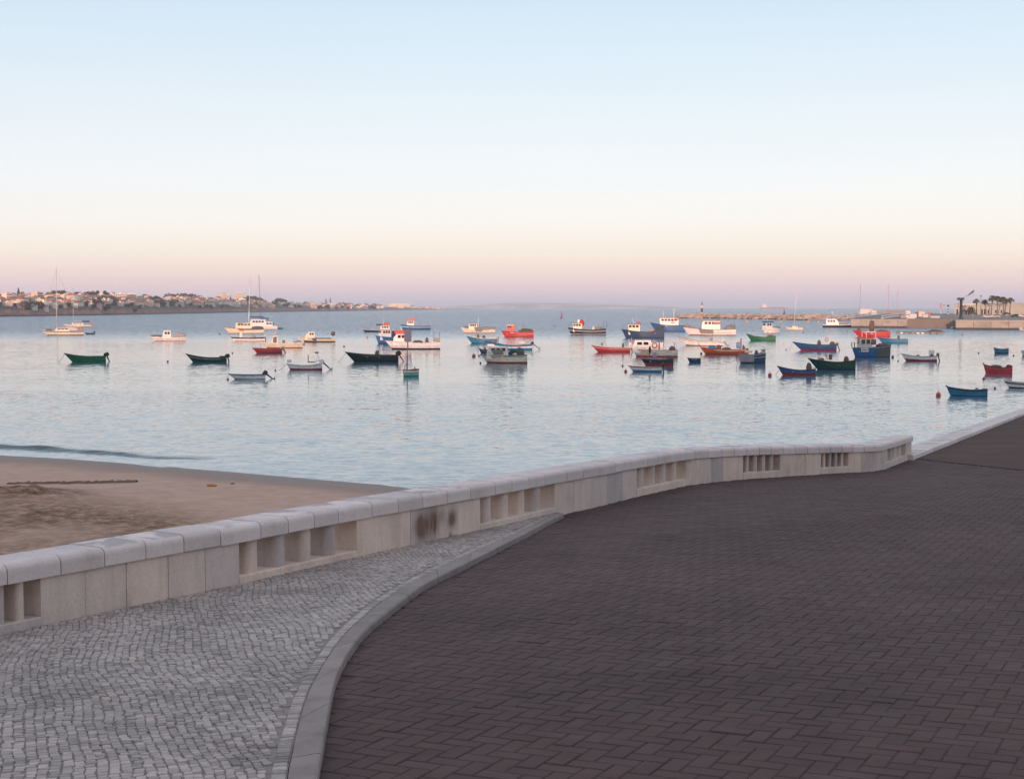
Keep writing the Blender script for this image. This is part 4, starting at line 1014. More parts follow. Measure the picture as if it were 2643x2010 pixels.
yardbox(2330, 821, 2.4, 1.6, 1.3, (.30, .28, .29), 'storage_box', 'dark grey low crate left of the tall pale box', 'box')
yardbox(2412, 821, 4.2, 1.8, 1.0, (.5, .47, .45), 'upturned_dinghy', 'pale upturned dinghy at the right end of the quay clutter', 'boat', False)
yardbox(2350, 822.5, 3.6, 1.6, .8, (.52, .5, .5), 'upturned_dinghy', 'light grey upturned dinghy near the quay edge below the pale box', 'boat', False)
yardbox(2232, 811.5, 8.5, 5, 3.6, (.62, .58, .56), 'harbour_hut', 'small white hut on the quay behind the gangways', 'hut')
yardbox(2254, 812, 3.4, 3, 2.6, (.66, .6, .5), 'harbour_hut', 'smaller cream hut right of the white hut', 'hut')
yardbox(2290, 810.5, 26, 4, 2.2, (.24, .19, .16), 'low_shed', 'long low brown shed behind the sloping gangways', 'shed')
# one lit lamp
p = onq(2243, 811); e = empty('quay_lamp', p); m = MB(); m.tube([(0, 0, 0), (0, 0, 3.0)], .07, 6); m.build('pole', paint((.3, .3, .3)), e)
t = NT('lit_lamp'); t.b.inputs['Emission Color'].default_value = (1, .75, .4, 1); t.b.inputs['Emission Strength'].default_value = 3; t.fin((.8, .7, .5)); m = MB(); m.ell((0, 0, 3.2), (.55, .55, .55), 10, 8); m.build('globe', t.m, e); tag(e, 'small lit lamp glowing yellow beside the white hut', 'lamp')
# gangways
def gangway(u0, v0, u1, v1, Y0, Y1, lab):
    a, b = atdepth(u0, v0, Y0), atdepth(u1, v1, Y1); e = empty('gangway', a); d = b - a; MG = paint((.6, .58, .57)); s = Vector((0, 1.6, 0))
    for q in (Vector((0, 0, 0)), s):
        m = MB(); m.tube([q + Vector((0, 0, .3)), d + q + Vector((0, 0, .3))], .26, 6); m.build('rail', MG, e); m = MB(); m.tube([q + Vector((0, 0, 1.2)), d + q + Vector((0, 0, 1.2))], .14, 6); m.build('handrail', MG, e)
    m = MB(); m.add([(0, 0, .05), (d.x, d.y, d.z + .05), (d.x, d.y + 1.6, d.z + .05), (0, 1.6, .05)], [(0, 1, 2, 3)]); m.build('deck', matte((.3, .27, .24)), e)
    for k in range(1, 9): m = MB(); q = d * (k / 9); m.tube([q, q + Vector((0, 0, .9))], .05, 5); m.build('post', MG, e)
    tag(e, lab, 'gangway')
gangway(2132, 823, 2178, 815.5, 728, 763, 'short white gangway sloping up behind the black-hulled cabin boat')
gangway(2188, 822.5, 2286, 810.5, 560, 672, 'long white gangway sloping up across the left end of the quay')
gangway(2278, 823, 2345, 813.5, 557, 630, 'second white gangway sloping up right of the long one')
p0, p1 = atz(2085, 826.5), atz(2196, 829.0); dx = p1 - p0; e = empty('pontoon', p0, math.atan2(dx.y, dx.x)); m = MB(); m.box(0, dx.length, 0, 3, .1, .75); m.build('deck', matte((.42, .40, .40)), e); m = MB(); m.box(.3, dx.length - .3, .2, 2.8, -.4, .1); m.build('float', matte((.1, .1, .1)), e); tag(e, 'low grey floating pontoon in front of the breakwater', 'pontoon')
p0, p1 = atz(2441, 848.5), atz(2634, 851.5); dx = p1 - p0; e = empty('pontoon', p0 - Vector((0, 4, 0)), math.atan2(dx.y, dx.x)); L = dx.length; m = MB(); m.box(0, L, 0, 2.2, .25, .6); m.build('deck', matte((.10, .09, .09)), e)
for k in range(11): m = MB(); x = L * (k + .5) / 11; m.bbox(x - .7, x + .5, -.3, .5, .15, .8, .12); m.build('float', paint((.6, .57, .55)), e)
tag(e, 'dark floating pontoon with white floats along the foot of the quay', 'pontoon')
# raft of mussel frames / moored platform
p = atz(2375, 861); e = empty('moored_raft', p, -.22); k = p.y / F
for i in range(7): m = MB(); x = -7 + i * 2; m.bbox(x, x + 1.7, -1.2 + .2 * (i % 2), 1.2, -.2, .35 + .15 * (i % 3), .1); m.build('float', paint((.055, .05, .048) if i % 3 else (.12, .1, .09)), e)
m = MB(); m.box(-7.2, 7.4, -.9, .9, .5, .66); m.build('deck', matte((.12, .10, .09)), e)
for x in (-6, -1.2, .2): m = MB(); m.bbox(x, x + .9, -1.5, -1.1, .0, .4, .1); m.build('fender', paint((.7, .68, .66)), e)
m = MB(); m.side([(2, .66), (7, .66), (6, 1.1), (3.6, 1.3)], -.7, .7); m.build('net_heap', matte((.07, .06, .06)), e)
tag(e, 'dark moored raft with white fenders in front of the quay', 'raft')
# the tanker on the horizon
p = atz(1998, 797.4); k = p.y / F; e = empty('tanker_ship', (p.x, p.y, 0)); Ls = 71 * k
m = MB(); m.side([(-Ls / 2, 9), (-Ls / 2 + 3, -2), (Ls / 2 - 6, -2), (Ls / 2, 10.5), (Ls / 2 - 14, 9)], -16, 16); m.build('hull', paint((.30, .09, .08)), e)
m = MB(); m.box(-Ls / 2 + 6, -Ls / 2 + 40, -14, 14, 9, 17); m.box(-Ls / 2 + 12, -Ls / 2 + 34, -14, 14, 17, 27, taper=1); m.build('superstructure', paint((.75, .68, .62)), e)
m = MB(); m.box(-Ls / 2 + 10, -Ls / 2 + 18, -4, 4, 25, 33, taper=1); m.build('funnel', paint((.6, .5, .45)), e)
m = MB(); m.box(-Ls / 2 + 44, Ls / 2 - 20, -2, 2, 9, 11.5); m.build('deck_pipe', paint((.35, .14, .12)), e)
tag(e, 'long red-hulled tanker with white stern superstructure on the horizon', 'ship')

# ================================================================== BOATS
C = dict(white=(.72, .69, .66), cream=(.70, .62, .50), beige=(.60, .50, .38), blue=(.025, .11, .27), dblue=(.018, .05, .12), navy=(.012, .022, .05), lblue=(.05, .20, .36), teal=(.03, .17, .29),
         red=(.46, .035, .04), dred=(.22, .035, .03), orange=(.55, .10, .04), rust=(.38, .085, .03), green=(.015, .13, .06), dgreen=(.008, .055, .04), bgreen=(.012, .028, .028), mint=(.16, .42, .30),
         black=(.012, .014, .018), grey=(.30, .29, .29), dgrey=(.10, .10, .105), lgrey=(.50, .49, .48), brown=(.13, .085, .06), wood=(.26, .14, .07), tarp=(.24, .215, .195), net=(.06, .085, .045), ylw=(.6, .42, .08))
Z = {1: (0, 660, .17857), 2: (330, 680, .19048), 3: (570, 680, .19048), 4: (860, 780, .15392), 5: (1160, 780, .15392), 6: (1440, 780, .15392), 7: (1720, 780, .15392), 8: (1960, 780, .15392), 9: (2280, 720, .20234)}
class Boat:
    """one moored boat; measures are read in the coordinates of an enlarged crop of the photograph (zone) and turned into metres"""
    def __init__(s, name, label, zone, x0, x1, wl, bow, mid, stern, hull='white', boot=None, inner='lgrey', rail=None, yaw=0., beam=.30, bowdir=-1, rake=.11, transom=.78, boot_h=.16, cat='boat', deck=0.0, stem=None, full=.62, mooring=None):
        ox, oy, sc = Z[zone]; s.X = lambda x: ox + x * sc; s.V = lambda y: oy + y * sc
        u0, u1, v = s.X(x0), s.X(x1), s.V(wl); p = atz((u0 + u1) / 2, v); s.k = (p.y / F) * (math.hypot(p.x, p.y) / p.y) ** 0
        s.wl = v; s.uc = (u0 + u1) / 2; s.d = bowdir; ps = R(yaw); s.cs = math.cos(ps)
        ext = (u1 - u0) * s.k; s.B = beam * ext if abs(yaw) < 35 else beam * ext * 1.25
        s.L = (ext - .72 * s.B * abs(math.sin(ps))) / max(.3, s.cs); s.B = min(s.B, s.L * .42) if abs(yaw) < 35 else s.B
        sight = Vector((p.x, p.y, 0)).normalized(); p = p + sight * s.B * .5 * s.cs
        rz = -math.atan2(p.x, p.y) + (0 if bowdir < 0 else math.pi) + ps * (1 if bowdir < 0 else -1)
        s.e = empty(name, (p.x, p.y, 0), rz); s.near = -1 if bowdir < 0 else 1
        s.hb, s.hm, s.hs = ((v - s.V(q)) * s.k * .93 for q in (bow, mid, stern))
        s.rake, s.tr, s.full = rake * 1.45 * s.L, transom, full
        s.hull_mesh(C[hull], C[boot or hull], C[inner], boot_h, deck)
        if rail: s.rail(C[rail])
        if stem:
            m = MB(); b = s.pt(0, 1.0, 0); m.tube([s.pt(0, 0, 0) + Vector((-.02, 0, -.05)), b + Vector((-.03, 0, 0)), b + Vector((-.05 - .04 * s.L, 0, stem * s.k * Z[zone][2]))], [.09, .09, .07], 6); m.build('stem_post', paint(C[hull]), s.e)
        tag(s.e, label, cat, 'boats moored in the bay')
        if mooring:
            a = s.pt(0, .9, 0); xx = (s.X(mooring[0]) - s.uc) * s.k * (-s.d); m = MB(); q = Vector((xx if bowdir < 0 else -abs(xx), 0, -.05)); ln = [a.lerp(q, i / 8) + Vector((0, 0, -.25 * math.sin(math.pi * i / 8))) for i in range(9)]; m.tube(ln, .028, 5); m.build('mooring_line', matte((.42, .38, .33)), s.e)
    # geometry of the hull
    def half(s, t):
        b = 1 - (1 - min(1, t / s.full)) ** 2.1 if t < s.full else 1 - (1 - s.tr) * ((t - s.full) / (1 - s.full)) ** 1.8
        return max(.012, b) * s.B / 2
    def sheer(s, t):
        tm = .62
        if t < tm: q = 1 - t / tm; return s.hm + (s.hb - s.hm) * q ** 1.7
        q = (t - tm) / (1 - tm); return s.hm + (s.hs - s.hm) * q ** 1.6
    def pt(s, t, f, side):          # f: 0 waterline .. 1 sheer
        x = -s.L / 2 + s.L * t + s.rake * (1 - t) ** 2.3 * (1 - f); b = s.half(t)
        fl = .70 + .30 * (max(0, f)) ** .8 if t < .35 else .82 + .18 * max(0, f) ** .8
        return Vector((x, side * b * fl, s.sheer(t) * f))
    def hull_mesh(s, col, boot, inner, bh, deck):
        nt_ = 19; hmid = max(.15, s.hm); bf = min(.45, bh)
        fr = [-.6, 0, bf, bf + (1 - bf) * .33, bf + (1 - bf) * .66, 1.0]
        th = min(.05, s.B * .03)
        def section(t, sd):
            r = [s.pt(t, f, sd) if f >= 0 else Vector((s.pt(t, 0, sd).x, s.pt(t, 0, sd).y * .72, -.35)) for f in fr]
            return r
        m = MB()
        for sd in (-1, 1):
            o = len(m.v)
            for i in range(nt_): m.v += [tuple(p) for p in section(i / (nt_ - 1), sd)]
            for i in range(nt_ - 1):
                for k in range(5): m.f.append((o + i * 6 + k, o + (i + 1) * 6 + k, o + (i + 1) * 6 + k + 1, o + i * 6 + k + 1)); m.mi.append(1 if k < 2 else 0); m.sm.append(True)
        a, b = section(1, -1), section(1, 1); o = len(m.v); m.v += [tuple(p) for p in a + b]
        for k in range(5): m.f.append((o + k, o + k + 1, o + 6 + k + 1, o + 6 + k)); m.mi.append(1 if k < 2 else 0); m.sm.append(False)
        a, b = section(0, -1), section(0, 1); o = len(m.v); m.v += [tuple(p) for p in a + b]
        for k in range(5): m.f.append((o + k, o + 6 + k, o + 6 + k + 1, o + k + 1)); m.mi.append(1 if k < 2 else 0); m.sm.append(False)
        m.build('hull', [paint(col), paint(boot)], s.e, recalc=False)
        # the inside: lining, floor and gunwale top
        m = MB(); z0 = min(.12, hmid * .3)
        for i in range(nt_):
            t = max(.03, min(.985, i / (nt_ - 1)))
            for sd in (-1, 1):
                p = s.pt(t, 1, sd); q = Vector((p.x, p.y - sd * min(th, abs(p.y) * .8), p.z)); fb_ = max(.02, min(1, z0 / max(.05, s.sheer(t)))); r = s.pt(t, fb_, sd); r = Vector((r.x + .03, r.y - sd * min(th * 1.5, abs(r.y) * .8), z0)); q.x += .02 * (1 - t)
                m.v += [(p.x, p.y, p.z + .004), (q.x, q.y, q.z + .004), tuple(r)]
        for i in range(nt_ - 1):
            a = i * 6; b = a + 6
            for o in (0, 3):
                for k in (0, 1): m.f.append((a + o + k, b + o + k, b + o + k + 1, a + o + k + 1)); m.mi.append(0); m.sm.append(False)
            m.f.append((a + 2, b + 2, b + 5, a + 5)); m.mi.append(0); m.sm.append(False)
        e_ = (nt_ - 1) * 6; m.f += [(e_ + 1, e_ + 2, e_ + 5, e_ + 4), (e_, e_ + 1, e_ + 4, e_ + 3)]; m.mi += [0, 0]; m.sm += [False, False]
        m.build('lining', paint(inner), s.e, recalc=False)
        if deck > 0: s.deck(0, deck, inner)
        elif deck == 0:
            for t in (.42, .64):
                if s.L < 9.5: m = MB(); p = s.pt(t, 1, 1); m.box(p.x - .13, p.x + .13, -abs(p.y) * .95, abs(p.y) * .95, p.z * .62, p.z * .62 + .05); m.build('thwart', paint(inner), s.e)
    def deck(s, t0, t1, col, drop=.03):
        m = MB(); n = 10
        for i in range(n + 1):
            t = t0 + (t1 - t0) * i / n; t = max(t, .02); p = s.pt(t, 1, 1); m.v += [(p.x, -p.y * .96, p.z - drop), (p.x, 0, p.z - drop + .06 * s.B), (p.x, p.y * .96, p.z - drop)]
        for i in range(n):
            for k in (0, 1): m.f.append((i * 3 + k, (i + 1) * 3 + k, (i + 1) * 3 + k + 1, i * 3 + k + 1)); m.mi.append(0); m.sm.append(False)
        m.build('foredeck', paint(col), s.e)
    def ribbon(s, f0, f1, col, name, off=.018, t0=0., t1=1.):
        m = MB(); n = 18
        for sd in (-1, 1):
            o = len(m.v)
            for i in range(n + 1):
                t = t0 + (t1 - t0) * i / n; a, b = s.pt(t, f0, sd), s.pt(t, f1, sd); w_ = Vector((-off * (1 - t) ** 4, sd * off, 0)); m.v += [tuple(a + w_), tuple(b + w_), tuple(b), tuple(a)]
            for i in range(n):
                for k in range(4): m.f.append((o + i * 4 + k, o + (i + 1) * 4 + k, o + (i + 1) * 4 + (k + 1) % 4, o + i * 4 + (k + 1) % 4)); m.mi.append(0); m.sm.append(False)
        m.build(name, paint(col), s.e)
    def rail(s, col): f = .06 / max(.3, s.hm); s.ribbon(1 - f * 1.4, 1 + f * .35, col, 'gunwale', .035)
    def stripe(s, f0, f1, col, t0=0., t1=1.): s.ribbon(f0, f1, C[col], 'stripe', .012, t0, t1); return s
    # crop coordinates -> local metres
    def x(s, px): return (s.X(px) - s.uc) * s.k / max(.35, s.cs) * (-s.d) * (1 if s.d < 0 else 1)
    def z(s, py): return (s.wl - s.V(py)) * s.k
    def tx(s, px): return max(0, min(1, (s.x(px) + s.L / 2) / s.L))
    def house(s, a, b, top, base, col='white', roof='lgrey', win=3, wid=.62, slope=.18, over=.12, side_win=True, wh=.42, roofh=.10, parts='wheelhouse', doors=False):
        xa, xb = sorted((s.x(a), s.x(b))); z1, z0 = s.z(top), s.z(base); w_ = s.half(s.tx((a + b) / 2)) * 2 * wid / 2; h = z1 - z0; sl = slope * h; zb = min(z0, s.sheer(s.tx((a + b) / 2)) * .5)
        m = MB(); q = [(xa, zb), (xb, zb), (xb, z1), (xa + sl, z1), (xa + sl * .1, z0 + h * .4)]; m.side(q, -w_, w_); o = m.build(parts, paint(C[col]), s.e)
        m = MB(); m.bbox(xa + sl - over, xb + over, -w_ - over * .6, w_ + over * .6, z1, z1 + max(.05, roofh * h), .02); m.build('roof', paint(C[roof]), s.e)
        if win:
            n = win; x0, x1 = xa + sl + .08 * (xb - xa), xb - .08 * (xb - xa)
            for k in range(n):
                for sd in (-1, 1):
                    m = MB(); c0 = x0 + (x1 - x0) * (k + .12) / n; c1 = x0 + (x1 - x0) * (k + .88) / n; y_ = sd * w_
                    m.box(c0, c1, y_ - .012, y_ + .012, z1 - h * (wh + .10), z1 - h * .10); m.build('window', M_GL, o)
            m = MB(); zc0, zc1 = z1 - h * (wh + .08), z1 - h * .10
            f = lambda zz: xa + sl * .1 + (sl * .9) * (zz - (z0 + h * .4)) / (h * .6)
            m.add([(f(zc0) - .015, -w_ * .85, zc0), (f(zc0) - .015, w_ * .85, zc0), (f(zc1) - .015, w_ * .85, zc1), (f(zc1) - .015, -w_ * .85, zc1)], [(0, 1, 2, 3)]); m.build('windscreen', M_GL, o)
        return s
    def mast(s, xb, yb, yt, r=.06, xt=None, col='lgrey', name='mast', stays=()):
        a, b = Vector((s.x(xb), 0, s.z(yb))), Vector((s.x(xt if xt is not None else xb), 0, s.z(yt))); m = MB(); m.tube([a, b], [r, r * .65], 8); o = m.build(name, paint(C[col]), s.e)
        for px, py in stays: m = MB(); m.tube([b.lerp(a, .02), Vector((s.x(px), 0, s.z(py)))], .016 + r * .06, 4); m.build('stay', paint(C['dgrey']), o)
        return s
    def pole(s, x0, y0, x1, y1, r=.035, col='lgrey', side=0., name='pole'):
        w_ = s.half(s.tx(x0)) * side * s.near; m = MB(); m.tube([(s.x(x0), w_, s.z(y0)), (s.x(x1), w_, s.z(y1))], r, 6); m.build(name, paint(C[col]), s.e); return s
    def frame(s, x0, x1, y0, y1, col='lgrey', r=.03, name='rail_frame', n=1):
        m = MB(); w_ = s.half(s.tx((x0 + x1) / 2)) * .8; a, b, z0, z1 = s.x(x0), s.x(x1), s.z(y1), s.z(y0)
        for sd in (-1, 1): m.tube([(a, sd * w_, z0), (a, sd * w_, z1), (b, sd * w_, z1), (b, sd * w_, z0)], r, 5)
        m.tube([(a, -w_, z1), (a, w_, z1)], r, 5); m.tube([(b, -w_, z1), (b, w_, z1)], r, 5); m.build(name, paint(C[col]), s.e); return s
    def box(s, x0, x1, y0, y1, col, name, wid=.5, b=.04):
        a, c = sorted((s.x(x0), s.x(x1))); w_ = s.half(s.tx((x0 + x1) / 2)) * wid; m = MB(); m.bbox(a, c, -w_, w_, s.z(y1), s.z(y0), min(b, (c - a) * .3, (s.z(y0) - s.z(y1)) * .3)); m.build(name, paint(C[col]), s.e); return s
    def heap(s, x0, x1, y0, y1, col, name='net_heap', wid=.75, seed=1, nz=.35):
        a, c = sorted((s.x(x0), s.x(x1))); w_ = s.half(s.tx((x0 + x1) / 2)) * wid; z0, z1 = s.z(y1), s.z(y0); m = MB(); m.ell(((a + c) / 2, 0, z0), ((c - a) / 2, w_, z1 - z0), 16, 10, nz=nz, seed=seed); m.build(name, matte(C[col], .35, 4), s.e); return s
    def cover(s, x0, x1, y0, y1, col, name='canvas_cover', wid=.85):        # arched canvas
        a, c = sorted((s.x(x0), s.x(x1))); w_ = s.half(s.tx((x0 + x1) / 2)) * wid; z0, z1 = s.z(y1), s.z(y0); m = MB(); pr = []
        for i in range(9):
            q = i / 8; xx = a + (c - a) * q; hh = (z1 - z0) * (math.sin(math.pi * (.12 + .76 * q)) ** .6)
            pr += [(xx, -w_ * math.cos(t_), z0 + hh * math.sin(t_) ** .7) for t_ in [math.pi * j / 8 for j in range(9)]]
        m.add(pr, [(i * 9 + j, (i + 1) * 9 + j, (i + 1) * 9 + j + 1, i * 9 + j + 1) for i in range(8) for j in range(8)] + [tuple(range(9)), tuple(range(72, 81))], 0, True); m.build(name, matte(C[col], .2, 3), s.e); return s
    def side_panel(s, x0, x1, y0, y1, col, name='hanging_tarp'):
        m = MB(); a, b = s.tx(x0), s.tx(x1); f0, f1 = s.z(y1) / max(.1, s.sheer((a + b) / 2)), s.z(y0) / max(.1, s.sheer((a + b) / 2)); n = 8
        for i in range(n + 1):
            t = a + (b - a) * i / n
            for f in (f0, (f0 + f1) / 2, f1): p = s.pt(t, max(0.02, f), s.near); m.v.append((p.x, p.y + s.near * (.03 + .015 * math.sin(i * 2.1 + f * 3)), p.z))
        for i in range(n):
            for k in (0, 1): m.f.append((i * 3 + k, (i + 1) * 3 + k, (i + 1) * 3 + k + 1, i * 3 + k + 1)); m.mi.append(0); m.sm.append(True)
        m.build(name, matte(C[col], .3, 3), s.e); return s
    def marks(s, x0, x1, y0, y1, col='white', n=6):
        for i in range(n):
            t = s.tx(x0 + (x1 - x0) * (i + .5) / n); f = s.z((y0 + y1) / 2) / max(.1, s.sheer(t)); p = s.pt(t, f, s.near); hh = (s.z(y0) - s.z(y1)) * .5 * (1 if i % 3 else .7); w_ = abs(s.x(x1) - s.x(x0)) / n * .32
            m = MB(); m.box(p.x - w_, p.x + w_, p.y - .06, p.y + .06, p.z - hh, p.z + hh); m.build('registration_mark', paint(C[col]), s.e)
        return s
    def lifebuoy(s, px, py, r, side=.65, col='orange'):
        w_ = s.half(s.tx(px)) * side * s.near; R_ = r * s.k * Z_sc(s); m = MB(); m.torus((s.x(px), w_ + s.near * .06, s.z(py)), R_, R_ * .24, 'Y'); m.build('lifebuoy', paint(C[col]), s.e); return s
    def motor(s, xc, yt, col='black', tilt=0., size=1., xprop=None, yprop=None, big=1.):
        """outboard: cowl over the transom, leg and propeller; tilt in degrees lifts the leg"""
        e = empty('outboard_motor', (0, 0, 0)); e.parent = s.e; xx = s.L / 2 + .12; zt = s.z(yt); top = max(zt, s.hs + .45); ht = max(.5, top - s.hs * .75) * .62; wd = .26 * big
        M = Matrix.Translation((xx, 0, s.hs * .92)) @ Matrix.Rotation(R(-tilt), 4, 'Y')
        m = MB(); hh = top - s.hs * .92
        m.add([M @ Vector(p) for p in [(-.30 * size, -wd * .7, .02), (.34 * size, -wd * .7, .02), (.42 * size, -wd, hh * .45), (.30 * size, -wd * .8, hh), (-.22 * size, -wd * .8, hh * .96), (-.36 * size, -wd, hh * .5)] + [(-.30 * size, wd * .7, .02), (.34 * size, wd * .7, .02), (.42 * size, wd, hh * .45), (.30 * size, wd * .8, hh), (-.22 * size, wd * .8, hh * .96), (-.36 * size, wd, hh * .5)]],
              [(0, 1, 2, 3, 4, 5), (11, 10, 9, 8, 7, 6)] + [(i, i + 6, (i + 1) % 6 + 6, (i + 1) % 6) for i in range(6)])
        m.build('cowl', paint(C[col], .3), e)
        m = MB(); Lg = s.hs * .92 + .45; m.tube([M @ Vector((.06, 0, .05)), M @ Vector((.1, 0, -Lg * .6)), M @ Vector((.12, 0, -Lg))], [.11, .085, .06], 8); m.tube([M @ Vector((-.12, 0, -Lg)), M @ Vector((.36, 0, -Lg))], [.04, .075], 8); m.build('leg', paint(C['dgrey'], .35), e)
        m = MB(); c = M @ Vector((.40, 0, -Lg))
        for a in range(3): th = a * 2.094 + .4; m.ell(c + Vector((0, math.cos(th) * .12, math.sin(th) * .12)), (.03, .06 + .04 * abs(math.cos(th)), .06 + .04 * abs(math.sin(th))), 7, 5)
        m.build('propeller', paint(C['dgrey']), e); return s
def Z_sc(s): return abs(s.X(1) - s.X(0))
B = Boat
# ---- left group
b = B('sailing_yacht', 'cream-hulled sailing yacht with the tallest mast, left end of the bay', 1, 600, 1200, 1150, 1076, 1092, 1085, 'cream', 'black', 'cream', beam=.26, rake=.12, boot_h=.14, cat='yacht', deck=.0, transom=.45)
b.deck(.0, .99, C['cream']); b.stripe(.82, .97, 'black').house(800, 1000, 1050, 1085, 'cream', 'cream', 3, .5, .5, .05).mast(825, 1085, 185, .12, 835, 'lgrey', stays=((612, 1075), (1190, 1080))).cover(930, 1120, 1030, 1082, 'lgrey', 'spray_hood', .5).box(680, 760, 1058, 1080, 'dgrey', 'hatch_cover', .4).lifebuoy(1155, 1062, 26, .5).mast(1000, 1050, 1048, .01)
b.pole(828, 1035, 1130, 1035, .05, 'lgrey', name='boom')
b = B('inflatable_tender', 'small grey inflatable tender tied behind the tall-masted yacht', 1, 1228, 1356, 1138, 1105, 1118, 1112, 'dgrey', 'dgrey', 'grey', beam=.4); b.motor(1330, 1095, 'black', size=.7)
b = B('sailing_yacht', 'white sailing yacht with blue boom cover behind the tall-masted yacht', 1, 925, 1310, 1032, 990, 1000, 996, 'cream', 'black', 'cream', beam=.28, cat='yacht', transom=.5); b.deck(0, .99, C['cream'])
b.mast(1068, 992, 460, .09, 1065, 'lgrey', stays=((930, 990), (1305, 995))).box(1185, 1290, 940, 962, 'dblue', 'boom_cover', .12).pole(1070, 945, 1300, 945, .06, 'lgrey', name='boom').house(1040, 1200, 972, 995, 'cream', 'cream', 3, .5, .4, .04).pole(1330, 1000, 1340, 940, .04, 'red', name='ensign').lifebuoy(1300, 975, 16, .5)
B('open_boat', 'green open boat with black outboard, leftmost of the front row', 1, 935, 1520, 1538, 1392, 1447, 1445, 'green', 'green', 'dgrey', beam=.27, rake=.14, mooring=(845, 1520)).stripe(.84, 1.0, 'dgrey', 0, .4).motor(1485, 1402, 'bgreen', 18, 1.1, big=1.2).ribbon(.0, 1.0, C['mint'], 'stem_band', .02, 0, .012)
b = B('cabin_cruiser', 'white cabin cruiser with rounded grey canvas over its cockpit', 2, 320, 778, 1052, 982, 1000, 996, 'white', 'dred', 'white', beam=.3, rake=.08, deck=.5, boot_h=.1); b.house(468, 582, 918, 1000, 'white', 'white', 2, .7, .25, .04, wh=.4).cover(612, 778, 930, 1000, 'grey', 'canvas_cover', .9).box(325, 468, 968, 992, 'dgrey', 'foredeck_cover', .7).pole(265, 1002, 340, 1000, .05, 'cream', name='bowsprit').mast(545, 915, 878, .03).stripe(.4, .52, 'tarp')
B('open_boat', 'dark green open boat with pale stripe and outboard, second from left in the front row', 2, 790, 1335, 1338, 1212, 1272, 1272, 'dgreen', 'dgreen', 'dgrey', beam=.27, rake=.12, rail='dgrey').stripe(.62, .70, 'lgrey', 0, .85).motor(1262, 1228, 'bgreen', 10, 1.0, big=1.2).box(1240, 1330, 1255, 1300, 'bgreen', 'engine_cover', .7)
# ---- ketch and catamaran group
b = B('fishing_ketch', 'cream fishing ketch with deckhouse, dark rail and slanting stays', 3, 45, 578, 948, 856, 880, 870, 'cream', 'dgrey', 'beige', beam=.28, rake=.10, boot_h=.08, rail='brown'); b.house(200, 420, 812, 878, 'cream', 'beige', 4, .66, .1, .06, wh=.3).stripe(.72, 1.0, 'dgrey', .35, 1).cover(415, 570, 848, 880, 'dgrey', 'tarpaulin', .8).mast(375, 812, 175, .10, 410, 'cream', stays=((205, 830), (420, 790))).mast(378, 790, 640, .16, 385, 'white', 'mast_foot').side_panel(240, 310, 880, 912, 'rust', 'rust_stained_tarp').heap(225, 330, 798, 815, 'brown', seed=4)
b = B('catamaran', 'white catamaran with blue boom covers and tall mast', 3, 385, 765, 892, 845, 846, 850, 'white', 'lgrey', 'white', beam=.42, rake=.05, cat='catamaran', transom=.95, full=.3, deck=.98); b.house(385, 605, 768, 848, 'white', 'white', 4, .75, .35, .06, wh=.3).house(600, 700, 800, 850, 'white', 'white', 2, .8, .1, .05).box(400, 580, 716, 738, 'dblue', 'boom_cover', .10).box(535, 650, 735, 766, 'blue', 'cockpit_awning', .7).mast(540, 790, 155, .14, 525, 'tarp', stays=((425, 800), (720, 830))).pole(650, 770, 650, 840, .05).box(690, 712, 800, 838, 'black', 'outboard_cowl', .2)
B('inflatable_tender', 'dark inflatable tender hanging off the stern of the catamaran', 3, 760, 840, 888, 868, 872, 870, 'dgrey', 'dgrey', 'grey', beam=.35)
B('open_boat', 'white open boat with black top band below the fishing ketch', 3, 135, 592, 1052, 990, 1003, 992, 'white', 'rust', 'lgrey', beam=.28, rake=.09, boot_h=.08).stripe(.66, 1.0, 'black').house(255, 292, 930, 1000, 'cream', 'lgrey', 0, .3, .1, .04, parts='console').heap(410, 470, 975, 1000, 'grey', seed=3).motor(575, 975, 'lgrey')
b = B('fishing_boat', 'beige open fishing boat with narrow wheelhouse and red bottom', 3, 548, 1105, 1144, 1066, 1082, 1062, 'beige', 'dred', 'beige', beam=.28, rake=.10, boot_h=.13, rail='cream'); b.house(682, 772, 985, 1078, 'cream', 'beige', 1, .6, .35, .06).mast(745, 985, 925, .05).lifebuoy(762, 968, 14, .2).box(835, 868, 1038, 1080, 'brown', 'winch', .3).heap(985, 1100, 1045, 1072, 'grey', seed=9).frame(985, 1030, 1020, 1070, 'dgrey').box(710, 760, 1002, 1075, 'dgrey', 'open_doorway', .62)
B('open_boat', 'small red open boat with grey outboard in front of the beige fishing boat', 3, 425, 830, 1214, 1138, 1148, 1155, 'red', 'dred', 'grey', beam=.3, rake=.11, rail='dgrey').motor(830, 1135, 'grey', 30, 1.0, big=1.3)
b = B('fishing_boat', 'beige and black boat with raked windscreen and stern frame', 3, 1065, 1550, 1064, 985, 1008, 1010, 'beige', 'black', 'dgrey', beam=.28, rake=.10, boot_h=.26); b.house(1145, 1272, 935, 1000, 'cream', 'cream', 2, .7, .7, .03).stripe(.80, 1.0, 'black', .4, .88).side_panel(1230, 1290, 1012, 1060, 'dgrey', 'dark_hanging_tarp').frame(1490, 1548, 925, 1010, 'lgrey').heap(1490, 1550, 920, 950, 'dgrey', 'gear', .5, 6).pole(1250, 935, 1240, 890, .03)
B('rowing_tender', 'tiny dark tender afloat beside the stern of the beige fishing boat', 3, 1098, 1142, 1100, 1085, 1088, 1086, 'dgrey', 'dgrey', 'grey', beam=.42)
